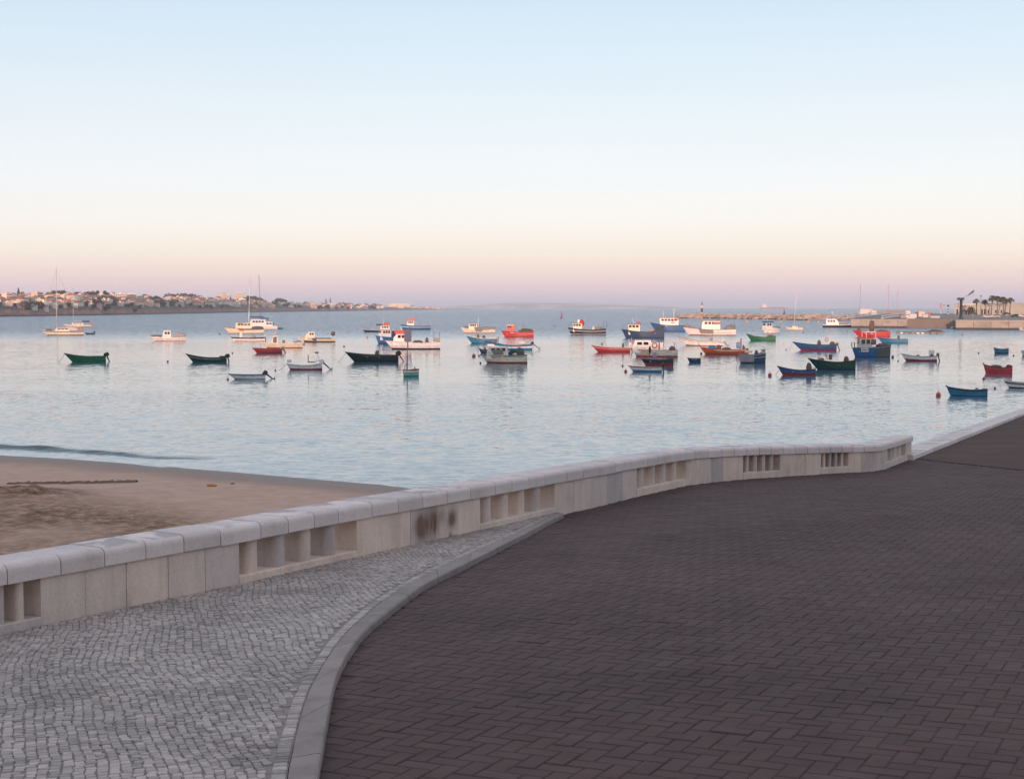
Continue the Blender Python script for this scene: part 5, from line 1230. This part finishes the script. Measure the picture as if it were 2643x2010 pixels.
B('open_boat', 'long white low boat with pale blue gunwale and lifted outboard, nearest of the left group', 3, 105, 600, 1568, 1490, 1505, 1502, 'white', 'black', 'lblue', beam=.26, rake=.12, boot_h=.08, rail='lblue').stripe(.86, 1.02, 'lblue').motor(560, 1462, 'bgreen', 48, .9)
B('open_boat', 'white open boat with dark red bottom and a flag pole', 3, 890, 1372, 1442, 1345, 1375, 1340, 'white', 'dred', 'white', beam=.27, rake=.07, boot_h=.26, mooring=(745, 1442)).stripe(.78, .84, 'tarp').frame(1290, 1340, 1320, 1350).pole(1185, 1345, 1185, 1240, .07, 'grey').pole(1345, 1340, 1300, 1200, .03).box(1275, 1325, 1198, 1222, 'red', 'flag', .06).motor(1340, 1320, 'white', 45, .8).box(900, 960, 1300, 1345, 'white', 'raised_bow', .5).box(1180, 1280, 1332, 1345, 'wood', 'side_bench', .9)
# ---- centre-left group
B('open_boat', 'long black-green open boat with big black outboard', 4, 195, 1095, 1003, 820, 872, 880, 'bgreen', 'black', 'lgrey', beam=.25, rake=.12, mooring=(70, 978), rail='dgrey').stripe(.8, .85, 'wood', .3, .85).motor(1040, 815, 'black', 30, 1.15, big=1.4).house(700, 770, 820, 870, 'brown', 'dred', 0, .35, .3, .03, parts='console').mast(760, 820, 770, .025).ribbon(.0, 1.0, C['lgrey'], 'stem_band', .02, 0, .012)
b = B('fishing_boat', 'dark far fishing boat with red-roofed wheelhouse half hidden by the blue one', 4, 490, 1040, 503, 450, 468, 470, 'navy', 'black', 'white', beam=.27, rake=.05, rail='lgrey'); b.house(790, 945, 395, 470, 'white', 'rust', 3, .6, .1, .08).box(845, 942, 338, 398, 'rust', 'life_raft', .5).box(720, 830, 365, 395, 'black', 'bow_canopy', .5).mast(845, 395, 255, .07, 850, 'white').pole(665, 470, 665, 410, .04)
b = B('fishing_boat', 'bright blue fishing boat with white wheelhouse and red roof, bow towards us', 4, 680, 1210, 692, 545, 580, 590, 'blue', 'navy', 'white', yaw=28, beam=.32, rake=.07, boot_h=.08, rail='lblue'); b.house(775, 955, 470, 565, 'white', 'red', 3, .62, .3, .12).marks(770, 800, 590, 608).mast(840, 470, 330, .05, 840, 'lgrey').box(960, 1160, 480, 590, 'dblue', 'aft_shelter', .7)
b = B('fishing_boat', 'blue far fishing boat with white stripe and orange-roofed wheelhouse', 4, 1130, 1630, 460, 362, 390, 385, 'blue', 'navy', 'white', beam=.28, rake=.06); b.stripe(.52, .62, 'white').house(1235, 1355, 318, 385, 'white', 'orange', 3, .6, .2, .15).box(1265, 1380, 268, 308, 'orange', 'life_raft', .4).mast(1308, 318, 232, .05).mast(1620, 385, 290, .03).frame(1440, 1600, 350, 385, 'grey')
b = B('fishing_boat', 'large white fishing boat with windowed cabin, red roof gear and blue aft shelter', 4, 865, 1795, 790, 630, 672, 660, 'white', 'black', 'white', beam=.26, rake=.10, boot_h=.16, rail='lgrey'); b.house(1005, 1225, 542, 640, 'white', 'lgrey', 2, .72, .55, .04, wh=.5).box(1030, 1300, 470, 532, 'red', 'life_raft', .45).box(1195, 1312, 455, 662, 'dblue', 'aft_shelter', .68).box(1190, 1240, 560, 660, 'orange', 'shelter_door', .7).pole(1170, 530, 1130, 420, .07, 'white').box(1680, 1792, 602, 662, 'tarp', 'stern_bulwark', .9).pole(1690, 610, 1690, 495, .05, 'brown', .8).pole(1785, 610, 1785, 495, .05, 'brown', .8).heap(1545, 1600, 590, 660, 'brown', 'winch', .3, 3, .2).heap(1340, 1500, 640, 668, 'dgrey', seed=2).marks(930, 1000, 672, 682, 'grey', 5)
b = B('sailing_dinghy', 'small green and white sailing dinghy with brown mast, nearest the middle', 4, 1132, 1448, 1244, 1118, 1128, 1112, 'mint', 'green', 'wood', yaw=38, beam=.42, rake=.03, boot_h=.12, rail='wood', transom=.6); b.stripe(.62, .94, 'white').mast(1238, 1150, 640, .075, 1252, 'wood', stays=((1330, 1105),)).box(1358, 1378, 1085, 1110, 'dgrey', 'tiller_head', .1).pole(1195, 1130, 1210, 1050, .04, 'brown')
# ---- centre group
b = B('fishing_boat', 'cream far fishing boat with green-roofed wheelhouse and grey tarpaulin', 5, 190, 768, 514, 422, 470, 440, 'cream', 'brown', 'lgrey', beam=.28, rake=.07, boot_h=.08); b.house(325, 462, 360, 440, 'cream', 'dgreen', 3, .6, .1, .1).side_panel(430, 550, 420, 495, 'tarp').cover(500, 768, 408, 455, 'tarp', 'tarpaulin', .95).mast(485, 440, 258, .08, 488, 'white').box(245, 320, 405, 420, 'black', 'anchor_winch', .4).pole(500, 440, 510, 320, .04, 'dgrey').deck(0, .5, C['cream'])
B('open_boat', 'blue open boat with high bow and white gunwale', 5, 270, 802, 690, 540, 598, 600, 'teal', 'navy', 'grey', beam=.28, rake=.13, rail='white', boot_h=.06).heap(460, 500, 540, 585, 'brown', 'net_heap', .3, 2).heap(550, 600, 555, 598, 'brown', 'net_heap', .3, 5).motor(710, 585, 'grey')
b = B('fishing_boat', 'bright red fishing boat with red wheelhouse and olive net pile aft', 5, 866, 1412, 586, 470, 492, 470, 'red', 'dred', 'dred', beam=.28, rake=.08, boot_h=.08, rail='dred'); b.house(955, 1075, 392, 478, 'red', 'white', 3, .6, .1, .08, wh=.3).box(1040, 1110, 372, 468, 'rust', 'aft_casing', .5).mast(1025, 392, 245, .05).heap(1165, 1405, 440, 500, 'net', 'net_heap', .85, 3).pole(1240, 480, 1245, 370, .05, 'brown').pole(1402, 470, 1402, 350, .05, 'grey').marks(1010, 1075, 505, 522, 'lgrey', 6).stripe(.52, .57, 'lgrey', .5, 1)
b = B('open_boat', 'long blue and white boat with rail cage, just behind the white cabin boat', 5, 590, 1392, 800, 640, 712, 690, 'teal', 'teal', 'white', beam=.24, rake=.08, rail='dblue'); b.stripe(.36, .62, 'white').box(640, 940, 702, 735, 'white', 'foredeck_cover', .7).box(710, 860, 694, 712, 'dred', 'red_tarp', .5).frame(1150, 1222, 600, 690, 'lgrey').box(1155, 1265, 655, 700, 'lgrey', 'console', .4).motor(1370, 672, 'black', 50, 1.0).lifebuoy(735, 655, 22, .4, 'rust')
B('rowing_boat', 'dark blue small boat peeping out left of the white cabin boat', 5, 485, 640, 858, 752, 790, 790, 'dblue', 'navy', 'grey', beam=.4, rake=.2).heap(575, 620, 755, 790, 'rust', 'net_heap', .5, 2)
b = B('cabin_boat', 'white cabin boat with grey canvas wheelhouse and dark red bottom, centre front', 5, 508, 1308, 1024, 862, 884, 872, 'cream', 'dred', 'dgrey', beam=.28, rake=.11, boot_h=.18, rail='tarp', deck=.3); b.house(620, 975, 762, 885, 'white', 'white', 3, .68, .35, .06, wh=.38).side_panel(740, 900, 800, 860, 'tarp', 'canvas_side').box(735, 905, 795, 878, 'tarp', 'canvas_curtain', .69).heap(990, 1150, 790, 880, 'dblue', 'tarpaulin', .8, 3).heap(1100, 1260, 765, 870, 'dgrey', 'net_heap', .7, 5).box(1060, 1130, 855, 885, 'white', 'fish_box', .8).stripe(.80, .86, 'dgrey', .5, .95).marks(675, 835, 910, 930, 'tarp', 8).marks(560, 610, 890, 910, 'dgrey', 2).pole(470, 870, 490, 790, .03)
# ---- centre-right group
b = B('fishing_trawler', 'navy trawler with white rubbing strakes and red life raft on the wheelhouse', 6, 165, 805, 550, 415, 452, 435, 'navy', 'black', 'brown', beam=.27, rake=.06, boot_h=.06, rail='black'); b.stripe(.10, .15, 'white').stripe(.62, .68, 'white').house(255, 400, 358, 440, 'cream', 'black', 3, .6, -.15, .2).heap(355, 442, 290, 352, 'red', 'life_raft', .4, 3, .1).box(330, 365, 290, 350, 'white', 'radar', .2).frame(172, 240, 375, 415, 'navy').frame(770, 818, 325, 432, 'brown', .05).box(385, 410, 370, 440, 'ylw', 'wheelhouse_door', .4).heap(570, 620, 405, 455, 'cream', 'net_heap', .5, 4).heap(620, 760, 415, 455, 'tarp', 'net_heap', .6, 5)
b = B('fishing_trawler', 'blue trawler with dark roof and green net piled on its high stern', 6, 1065, 1782, 604, 440, 488, 400, 'dblue', 'navy', 'brown', beam=.27, rake=.07, boot_h=.06, rail='navy'); b.house(1185, 1375, 378, 470, 'cream', 'navy', 3, .6, -.2, .22).lifebuoy(1345, 350, 24, .3).lifebuoy(1368, 362, 22, .2, 'red').mast(1310, 378, 205, .05).heap(1640, 1780, 388, 470, 'net', 'net_heap', .9, 3).pole(1275, 360, 1250, 280, .06, 'white').frame(1075, 1165, 395, 440, 'dblue').box(1530, 1600, 460, 490, 'rust', 'hatch', .6).marks(1610, 1640, 515, 530, 'rust', 2)
b = B('fishing_trawler', 'blue trawler with long white deckhouse, orange roof and two white masts', 6, 1540, 2135, 495, 330, 378, 375, 'blue', 'navy', 'dblue', beam=.27, rake=.12, boot_h=.05, rail='dblue'); b.house(1712, 2020, 272, 378, 'white', 'orange', 5, .6, -.08, .1, wh=.3).mast(1765, 260, 150, .12, 1765, 'white').mast(1940, 280, 95, .16, 1945, 'white').lifebuoy(1925, 338, 18, .62, 'red').box(1960, 2025, 275, 308, 'orange', 'life_raft', .62).box(1735, 1770, 290, 370, 'navy', 'doorway', .64).marks(1800, 1830, 395, 408, 'lgrey', 3).heap(1830, 1900, 262, 285, 'dgrey', 'gear', .4)
B('open_boat', 'red open boat with pale stripe and grey outboard', 6, 545, 1215, 838, 702, 750, 760, 'red', 'dred', 'dred', beam=.25, rake=.13, boot_h=.1, rail='lgrey').stripe(.60, .68, 'lgrey').stripe(.28, .32, 'dred').motor(1205, 680, 'lgrey', 10, .9).heap(725, 750, 680, 705, 'brown', 'winch', .2, 2).heap(1070, 1110, 680, 745, 'dgrey', 'net_heap', .4, 4, .3).pole(545, 700, 610, 680, .03)
b = B('cabin_boat', 'white cabin boat with round lifebuoy on its side and red bottom', 6, 1250, 2008, 920, 780, 795, 792, 'cream', 'red', 'lgrey', beam=.28, rake=.06, boot_h=.2, rail='tarp'); b.house(1250, 1555, 655, 790, 'white', 'white', 2, .66, .3, .05, wh=.36).house(1550, 1760, 690, 795, 'white', 'white', 0, .6, 0, .05, parts='aft_cabin').lifebuoy(1620, 725, 40, .64, 'rust').box(1685, 1710, 665, 795, 'dred', 'furled_flag', .64).frame(1800, 1985, 655, 790, 'lgrey').heap(1860, 1970, 740, 790, 'dgrey', 'gear', .6, 5).pole(1940, 780, 1960, 680, .05, 'brown').mast(1235, 650, 590, .04).box(1480, 1540, 648, 658, 'dgrey', 'roof_hatch', .4).pole(1840, 820, 1840, 840, .06, 'rust', 1)
b = B('open_boat', 'navy open boat with orange bow rail, moored in front of the white cabin boat', 6, 1395, 1935, 1066, 940, 955, 925, 'navy', 'dred', 'dgrey', beam=.3, rake=.10, boot_h=.42, rail='dgrey'); b.frame(1412, 1512, 825, 930, 'orange', .06).pole(1420, 900, 1505, 850, .05, 'ylw', .6).box(1590, 1652, 842, 925, 'grey', 'console', .35).heap(1520, 1560, 735, 800, 'black', 'lookout_seat', .2, 3, .2).pole(1535, 940, 1535, 800, .05, 'dgrey').heap(1605, 1670, 1000, 1055, 'grey', 'fender', .3, 2, .05).marks(1530, 1550, 975, 1005, 'lgrey', 2).box(1830, 1900, 890, 940, 'dgrey', 'stern_box', .7)
B('rowing_boat', 'low white rowing boat with teal bottom, beside a red buoy', 6, 1180, 1742, 1170, 1062, 1082, 1076, 'white', 'teal', 'lgrey', beam=.27, rake=.10, boot_h=.36, rail='wood').motor(1725, 1085, 'black', 0, .4)
b = B('fishing_trawler', 'large white trawler with four-windowed wheelhouse and grey tarpaulin on its side', 7, 270, 1162, 556, 400, 452, 440, 'white', 'dred', 'tarp', beam=.26, rake=.09, boot_h=.10, rail='dgrey'); b.house(590, 900, 318, 440, 'white', 'dgrey', 4, .6, .15, .08, wh=.32).side_panel(535, 782, 455, 528, 'tarp').box(790, 912, 330, 372, 'dred', 'life_raft', .62).heap(960, 1155, 380, 450, 'tarp', 'net_heap', .85, 4).box(580, 620, 270, 318, 'dgrey', 'exhaust_stack', .15).stripe(.42, .47, 'tarp', .6, 1).mast(870, 318, 200, .05, 870, 'dgrey').pole(800, 318, 920, 268, .04, 'dgrey').frame(1085, 1150, 365, 440, 'dgrey', .05).heap(420, 460, 385, 420, 'grey', 'anchor_winch', .4).heap(300, 400, 372, 408, 'tarp', 'tarpaulin', .6, 2)
B('open_boat', 'white open boat with high bow and brown rubbing strake, behind the orange boat', 7, 165, 945, 730, 555, 645, 655, 'white', 'black', 'lgrey', beam=.26, rake=.15, rail='tarp', boot_h=.10).stripe(.70, .76, 'dgrey').motor(930, 665, 'lgrey', 40, .9).box(725, 775, 600, 645, 'dgrey', 'console', .3).pole(850, 640, 880, 605, .03)
b = B('fishing_boat', 'orange-brown wooden fishing boat with tall stem post and blue barrel', 7, 575, 1372, 876, 745, 792, 765, 'rust', 'dred', 'brown', beam=.26, rake=.08, boot_h=.12, stem=62, rail='rust'); b.stripe(.72, .90, 'lgrey', .28, .95).box(1170, 1258, 672, 772, 'blue', 'barrel', .32, .1).pole(1245, 680, 1245, 610, .13, 'rust', name='orange_cap').heap(700, 830, 722, 775, 'teal', 'tarpaulin', .8, 2).heap(830, 920, 715, 775, 'brown', 'net_heap', .6, 4).heap(930, 1080, 758, 790, 'brown', 'net_heap', .7, 6).heap(1270, 1310, 715, 765, 'dgrey', 'gear', .3, 7).mast(1328, 770, 640, .03).pole(1290, 800, 1290, 560, .02)
b = B('open_boat', 'grey-blue boat with pale grey bow, seen bow-on beside the orange boat', 7, 1178, 1662, 1024, 860, 870, 835, 'dblue', 'navy', 'grey', yaw=32, beam=.36, rake=.06, boot_h=.08, rail='grey'); b.side_panel(1190, 1425, 868, 1000, 'grey', 'grey_bow_paint').stripe(.62, .68, 'lgrey', .4, 1).heap(1478, 1530, 800, 865, 'dgrey', 'outboard_cover', .35, 3, .15).mast(1580, 860, 690, .03).box(1600, 1648, 790, 840, 'grey', 'stern_box', .3).box(1330, 1420, 815, 850, 'cream', 'fish_box', .5).pole(1178, 880, 1178, 930, .1, 'dred', 0, 'fender')
b = B('open_boat', 'green open boat with high curved bow, behind the orange boat', 7, 1340, 1830, 646, 520, 580, 555, 'green', 'dgreen', 'brown', beam=.29, rake=.11, rail='dgreen', boot_h=.05); b.marks(1440, 1500, 560, 572, 'rust', 4).heap(1690, 1800, 545, 582, 'brown', 'net_heap', .6, 3).frame(1360, 1400, 480, 525, 'lgrey').pole(1690, 575, 1690, 480, .04, 'dgrey')
b = B('patrol_boat', 'white motor boat seen bow-on, with blue-roofed cabin', 7, 1585, 1895, 520, 380, 420, 440, 'white', 'dgrey', 'white', yaw=42, beam=.44, rake=.06, boot_h=.05, deck=.5, rail='lgrey'); b.house(1630, 1750, 345, 440, 'white', 'blue', 2, .6, .3, .3, roofh=.3).mast(1690, 335, 265, .07, 1692, 'white').box(1780, 1880, 415, 440, 'dgrey', 'aft_awning', .5).stripe(.50, .56, 'grey').lifebuoy(1770, 330, 14, .2, 'red')
b = B('sailing_yacht', 'small cream sailboat with slim white mast before the breakwater', 7, 2000, 2288, 466, 410, 428, 425, 'cream', 'rust', 'cream', beam=.27, rake=.1, boot_h=.12, transom=.5, cat='yacht'); b.deck(0, .98, C['cream']); b.mast(2135, 425, -160, .09, 2178, 'white', stays=((1950, 395), (2285, 420))).pole(1945, 392, 2010, 405, .05, 'cream', name='bowsprit').house(2110, 2200, 405, 428, 'cream', 'cream', 2, .5, .3, .04).pole(2275, 425, 2270, 390, .05, 'rust')
B('rowing_tender', 'small round navy tender floating alone in front of the white cabin boat', 7, 345, 576, 1010, 922, 932, 925, 'dblue', 'navy', 'lgrey', beam=.45, rake=.12, transom=.8, rail='lgrey', boot_h=.05)
# ---- right group
b = B('open_boat', 'blue open boat with red bottom, hoop frame and lifebuoy aft', 8, 552, 1285, 806, 655, 706, 708, 'blue', 'red', 'grey', beam=.26, rake=.14, boot_h=.20, rail='navy', mooring=(485, 800)); b.frame(1125, 1275, 575, 700, 'lgrey').lifebuoy(1120, 625, 26, .8, 'orange').heap(1168, 1262, 655, 710, 'dgrey', 'outboard_cover', .5, 3, .1).heap(965, 1030, 635, 705, 'brown', 'net_heap', .35, 5, .25).motor(1270, 690, 'dgrey', 20, .8).pole(560, 640, 780, 665, .03, 'lgrey', .7).mast(1190, 575, 520, .03)
b = B('cabin_boat', 'black-hulled white cabin boat with its bow to the right, by the breakwater', 8, 1070, 1652, 424, 362, 376, 374, 'black', 'black', 'white', bowdir=1, beam=.26, rake=.10, boot_h=.2, transom=.9, deck=.6, rail='white'); b.house(1335, 1125, 290, 372, 'white', 'white', 3, .66, .5, .05).house(1480, 1330, 340, 372, 'black', 'white', 0, .6, .5, .05, parts='fore_cabin').mast(1215, 290, 150, .08, 1212, 'dred').heap(1205, 1240, 150, 185, 'lgrey', 'radar_dome', .3, 3, .05).pole(1100, 370, 1105, 320, .06, 'dred', name='ensign').stripe(.78, .98, 'white')
b = B('fishing_boat', 'bright red boat with rounded stern, behind the blue pilot boat', 8, 1565, 2185, 580, 460, 488, 478, 'red', 'dred', 'dred', beam=.27, rake=.11, boot_h=.06, rail='red', transom=.6); b.heap(1640, 1700, 430, 465, 'brown', 'anchor_winch', .4, 2).heap(1700, 1790, 448, 480, 'tarp', 'tarpaulin', .6, 3).mast(1885, 490, 300, .10, 1880, 'brown').heap(1830, 1925, 300, 400, 'brown', 'hanging_net', .4, 4).heap(1960, 2140, 462, 492, 'brown', 'net_heap', .6, 5).pole(1760, 500, 1800, 545, .06, 'white', 1.1).pole(1890, 510, 1905, 580, .06, 'white', 1.1)
b = B('pilot_boat', 'stubby blue work boat with orange roof and white number board, largest at the right', 8, 1525, 2186, 922, 750, 745, 708, 'blue', 'navy', 'grey', yaw=24, beam=.36, rake=.06, boot_h=.06, rail='grey'); b.house(1660, 1860, 612, 760, 'lgrey', 'orange', 2, .5, .05, .18, wh=.5, roofh=.14).side_panel(1918, 2180, 725, 915, 'dgrey', 'dark_side_sheathing').side_panel(1675, 1782, 768, 832, 'white', 'number_board').frame(1755, 1905, 500, 600, 'white', .07).box(1780, 1885, 540, 600, 'red', 'life_raft', .4).box(1850, 1930, 625, 715, 'dgrey', 'engine_casing', .5).frame(1555, 1600, 680, 755, 'dgrey', .05).heap(1950, 2160, 690, 730, 'dgrey', 'tarpaulin', .7, 4).marks(1690, 1768, 790, 810, 'dgrey', 7)
B('open_boat', 'dark green open boat with high bow and brown boxes aft, nearest at the right', 8, 815, 1602, 1136, 928, 995, 958, 'dgreen', 'navy', 'wood', beam=.28, rake=.14, boot_h=.14, rail='bgreen').box(1160, 1220, 875, 965, 'brown', 'engine_box', .35).heap(1405, 1492, 905, 975, 'brown', 'outboard_cover', .45, 2, .15).pole(1140, 960, 1100, 850, .05, 'tarp').heap(980, 1090, 935, 975, 'wood', 'net_heap', .5, 6)
B('open_boat', 'blue open boat with dark red lower hull and brown motor cover, beside a red buoy', 8, 300, 938, 1226, 1062, 1132, 1108, 'blue', 'dred', 'lgrey', beam=.28, rake=.10, boot_h=.42, rail='dblue').heap(778, 872, 1008, 1110, 'brown', 'outboard_cover', .4, 3, .12).pole(870, 1090, 940, 1105, .04, 'dgrey').pole(330, 1150, 280, 1215, .03, 'tarp')
B('open_boat', 'light blue low boat right of the blue pilot boat', 8, 1990, 2482, 682, 590, 612, 608, 'teal', 'navy', 'grey', beam=.26, rake=.10, rail='navy', boot_h=.05).heap(2310, 2350, 550, 590, 'dgrey', 'outboard_cover', .3, 2, .15)
B('open_boat', 'white open boat with dark red bottom and white motor hood', 9, 230, 675, 1048, 945, 985, 975, 'white', 'dred', 'lgrey', beam=.27, rake=.10, boot_h=.34, rail='lgrey').box(572, 640, 905, 972, 'white', 'motor_hood', .4).heap(582, 636, 925, 972, 'black', 'outboard_cover', .45, 3, .1).motor(665, 955, 'dgrey', 10, .6).box(420, 460, 965, 985, 'grey', 'thwart_box', .5)
B('rowing_boat', 'small blue rowing boat alone near the quay at the right', 9, 1405, 1592, 948, 868, 890, 882, 'teal', 'navy', 'grey', beam=.36, rake=.05, rail='dgrey', yaw=15)
B('rowing_boat', 'red wooden rowing boat with raised ends at the right', 9, 1295, 1635, 1206, 1085, 1128, 1100, 'red', 'dred', 'brown', beam=.32, rake=.06, rail='dred', stem=20, boot_h=.06).heap(1365, 1510, 1095, 1125, 'brown', 'tarpaulin', .7, 2, .15).heap(1555, 1630, 1090, 1120, 'dred', 'coiled_rope', .6, 3, .1).stripe(.72, .80, 'tarp')
B('rowing_boat', 'blue wooden rowing boat nearest the promenade, beside the largest red buoy', 9, 830, 1315, 1495, 1372, 1412, 1398, 'teal', 'navy', 'brown', beam=.29, rake=.07, rail='navy', stem=14, boot_h=.08).box(1250, 1308, 1390, 1412, 'grey', 'stern_seat', .8).heap(1160, 1210, 1385, 1410, 'grey', 'coiled_rope', .4, 2, .2)
B('rowing_boat', 'white rowing boat with dark top band, cut by the right edge', 9, 1545, 2010, 1394, 1292, 1320, 1305, 'white', 'navy', 'dgrey', beam=.28, rake=.10, boot_h=.16, rail='lgrey').stripe(.6, .9, 'dgrey')
B('rowing_boat', 'pale boat mostly outside the right edge, near the quay', 9, 1762, 2050, 988, 905, 925, 920, 'lgrey', 'dred', 'grey', beam=.3, rake=.05)
B('rowing_boat', 'pale grey dinghy at the foot of the quay at the right edge', 9, 1740, 1990, 668, 632, 640, 638, 'lgrey', 'dgrey', 'grey', beam=.3, rake=.05)
# yachts in the marina behind the breakwater: only their masts rise above it
for u, vt, col, lab in ((2219, 733, 'brown', 'dark slim mast of a yacht lying behind the quay, left of the white hut'), (2292, 734, 'rust', 'tall reddish mast of a yacht lying behind the quay'), (2315, 752, 'rust', 'shorter reddish mast of a yacht lying behind the quay')):
    Yd = 966 if u > 2250 else 980; p = atdepth(u, HZ, Yd); e = empty('sailing_yacht', (p.x, p.y - 0, .0 if u < 2250 else .0)); zt = atdepth(u, vt, Yd).z
    m = MB(); m.side([(-6, 1.4), (-5, -.3), (5, -.3), (5.6, 1.2)], -1.6, 1.6); m.build('hull', paint(C['white']), e)
    m = MB(); m.box(-1.5, 3, -1, 1, 1.2, 2.0, taper=.2); m.build('cabin', paint(C['white']), e)
    m = MB(); m.tube([(0, 0, 1.2), (.5, 0, zt)], [.16, .10], 6); m.build('mast', paint(C[col]), e); m = MB(); m.tube([(.5, 0, zt), (-5.8, 0, 1.4)], .03, 4); m.build('stay', paint(C['dgrey']), e); tag(e, lab, 'yacht')

# ------------------------------------------------------------------ buoys and floats
def buoy(u, v, px, col, lab, name='mooring_buoy'):
    p = atz(u, v); r = px * p.y / F / 2; e = empty(name, (p.x, p.y, 0)); m = MB(); m.ell((0, 0, r * .55), (r, r, r), 14, 9); m.build('float', paint(C[col], .35), e)
    m = MB(); m.tube([(0, 0, r * 1.4), (0, 0, r * 1.75)], r * .18, 8); m.torus((0, 0, r * 1.85), r * .2, r * .06, 'Y', 10, 5); m.build('eye', paint(C['dgrey']), e); tag(e, lab, 'buoy', 'mooring buoys')
for a in ((2422, 1022, 13, 'orange', 'largest red-orange mooring buoy left of the nearest blue rowing boat'), (2539, 979, 7, 'red', 'small red buoy below the red rowing boat'), (1987, 970, 10, 'red', 'red buoy at the bow of the blue and red boat'), (1615, 960, 8, 'red', 'red buoy at the bow of the low white rowing boat'),
          (1223, 921, 10, 'orange', 'red buoy left of the white cabin boat in the centre'), (1240, 938, 5, 'black', 'small black float below the bow of the white cabin boat'), (1236, 919, 4.5, 'black', 'small black float between red buoy and white cabin boat'), (1607, 945, 5, 'dgrey', 'dark float above the red buoy of the low white rowing boat'),
          (433, 934, 5, 'dgrey', 'small dark float left of the dark green boat'), (600, 912, 4, 'brown', 'small brownish float left of the small red boat'), (567, 863, 4.5, 'dgrey', 'small dark float left of the fishing ketch'), (711, 957, 5, 'rust', 'small brown float on the line of the white boat with flag pole'), (588, 980, 6, 'rust', 'red-brown float at the bow of the long white low boat'),
          (888, 895, 5, 'rust', 'small brown float above the bow of the black-green boat'), (989, 902, 5, 'tarp', 'tan float behind the black-green boat'), (948, 872, 4, 'rust', 'tiny rust float left of the bright blue fishing boat'), (887, 896, 3, 'dgrey', 'speck of a dark float near the brown one'), (1810, 914, 6, 'brown', 'brown float at the stem of the orange-brown boat'),
          (2023, 887, 5.5, 'cream', 'pale float left of the blue boat with hoop frame'), (2029, 903, 4, 'grey', 'small grey float below the pale one'), (2073, 859, 4, 'dred', 'small dark red float right of the green boat'), (2568, 1003, 6, 'dgrey', 'dark float left of the white rowing boat at the right edge'), (2526, 912, 4, 'brown', 'tiny brown float left of the small blue rowing boat'),
          (2616, 919, 4.5, 'dgrey', 'tiny dark float right of the small blue rowing boat'), (2318, 932, 4, 'dred', 'tiny dark red float at the bow of the white boat with motor hood'), (2304, 923, 7, 'dgrey', 'flat dark float right of the blue work boat'), (2484, 865, 4, 'brown', 'tiny float below the crane reflection'), (1927, 832, 6, 'ylw', 'yellow float before the breakwater, left of the bow-on motor boat'),
          (2016, 832, 5, 'ylw', 'left one of the yellow floats right of the bow-on motor boat'), (2087, 833, 6, 'ylw', 'middle yellow float before the pontoon'), (2112, 833, 6, 'ylw', 'right yellow float before the pontoon'), (1432, 841, 4, 'rust', 'tiny rust float between the red fishing boat and the channel buoy'), (2188, 857, 4, 'rust', 'tiny rust float left of the bright red boat')): buoy(*a)
p = atz(1449, 821); k = p.y / F; e = empty('channel_buoy', (p.x, p.y, 0)); m = MB(); m.tube([(0, 0, -.2), (0, 0, .5), (0, 0, .7)], [1.1, 1.1, .5], 12); m.build('float', paint(C['dred']), e); m = MB(); m.tube([(0, 0, .6), (0, 0, 4.0)], [.55, .25], 8); m.build('tower', paint(C['red']), e); m = MB(); m.tube([(0, 0, 4.0), (0, 0, 4.7)], .22, 8); m.ell((0, 0, 5.0), (.3, .3, .35), 8, 6); m.build('lantern', paint(C['dred']), e); tag(e, 'slim red channel buoy standing alone in the open bay', 'buoy')
p = atz(2024, 811); e = empty('channel_buoy', (p.x, p.y, 0)); m = MB(); m.tube([(0, 0, -.3), (0, 0, 1)], 1.6, 10); m.build('float', paint(C['dgreen']), e); m = MB(); m.tube([(0, 0, 1), (0, 0, 6)], [.8, .3], 8); m.build('tower', paint(C['dgreen']), e); tag(e, 'far dark channel buoy beyond the breakwater', 'buoy')

# ------------------------------------------------------------------ haze over the bay
hz = MB(); hz.box(-46000, 46000, -3000, 42000, -3.0, 75.0)
t = NT('haze_air'); t.t.nodes.remove(t.b); pv = t.n('ShaderNodeVolumePrincipled')
pv.inputs['Color'].default_value = (.93, .93, .97, 1); pv.inputs['Density'].default_value = 0.000095; pv.inputs['Anisotropy'].default_value = .2
t.l(pv.outputs[0], t.out.inputs['Volume'])
tag(hz.build('haze', t.m), 'thin lilac evening haze lying over the bay', kind='stuff')
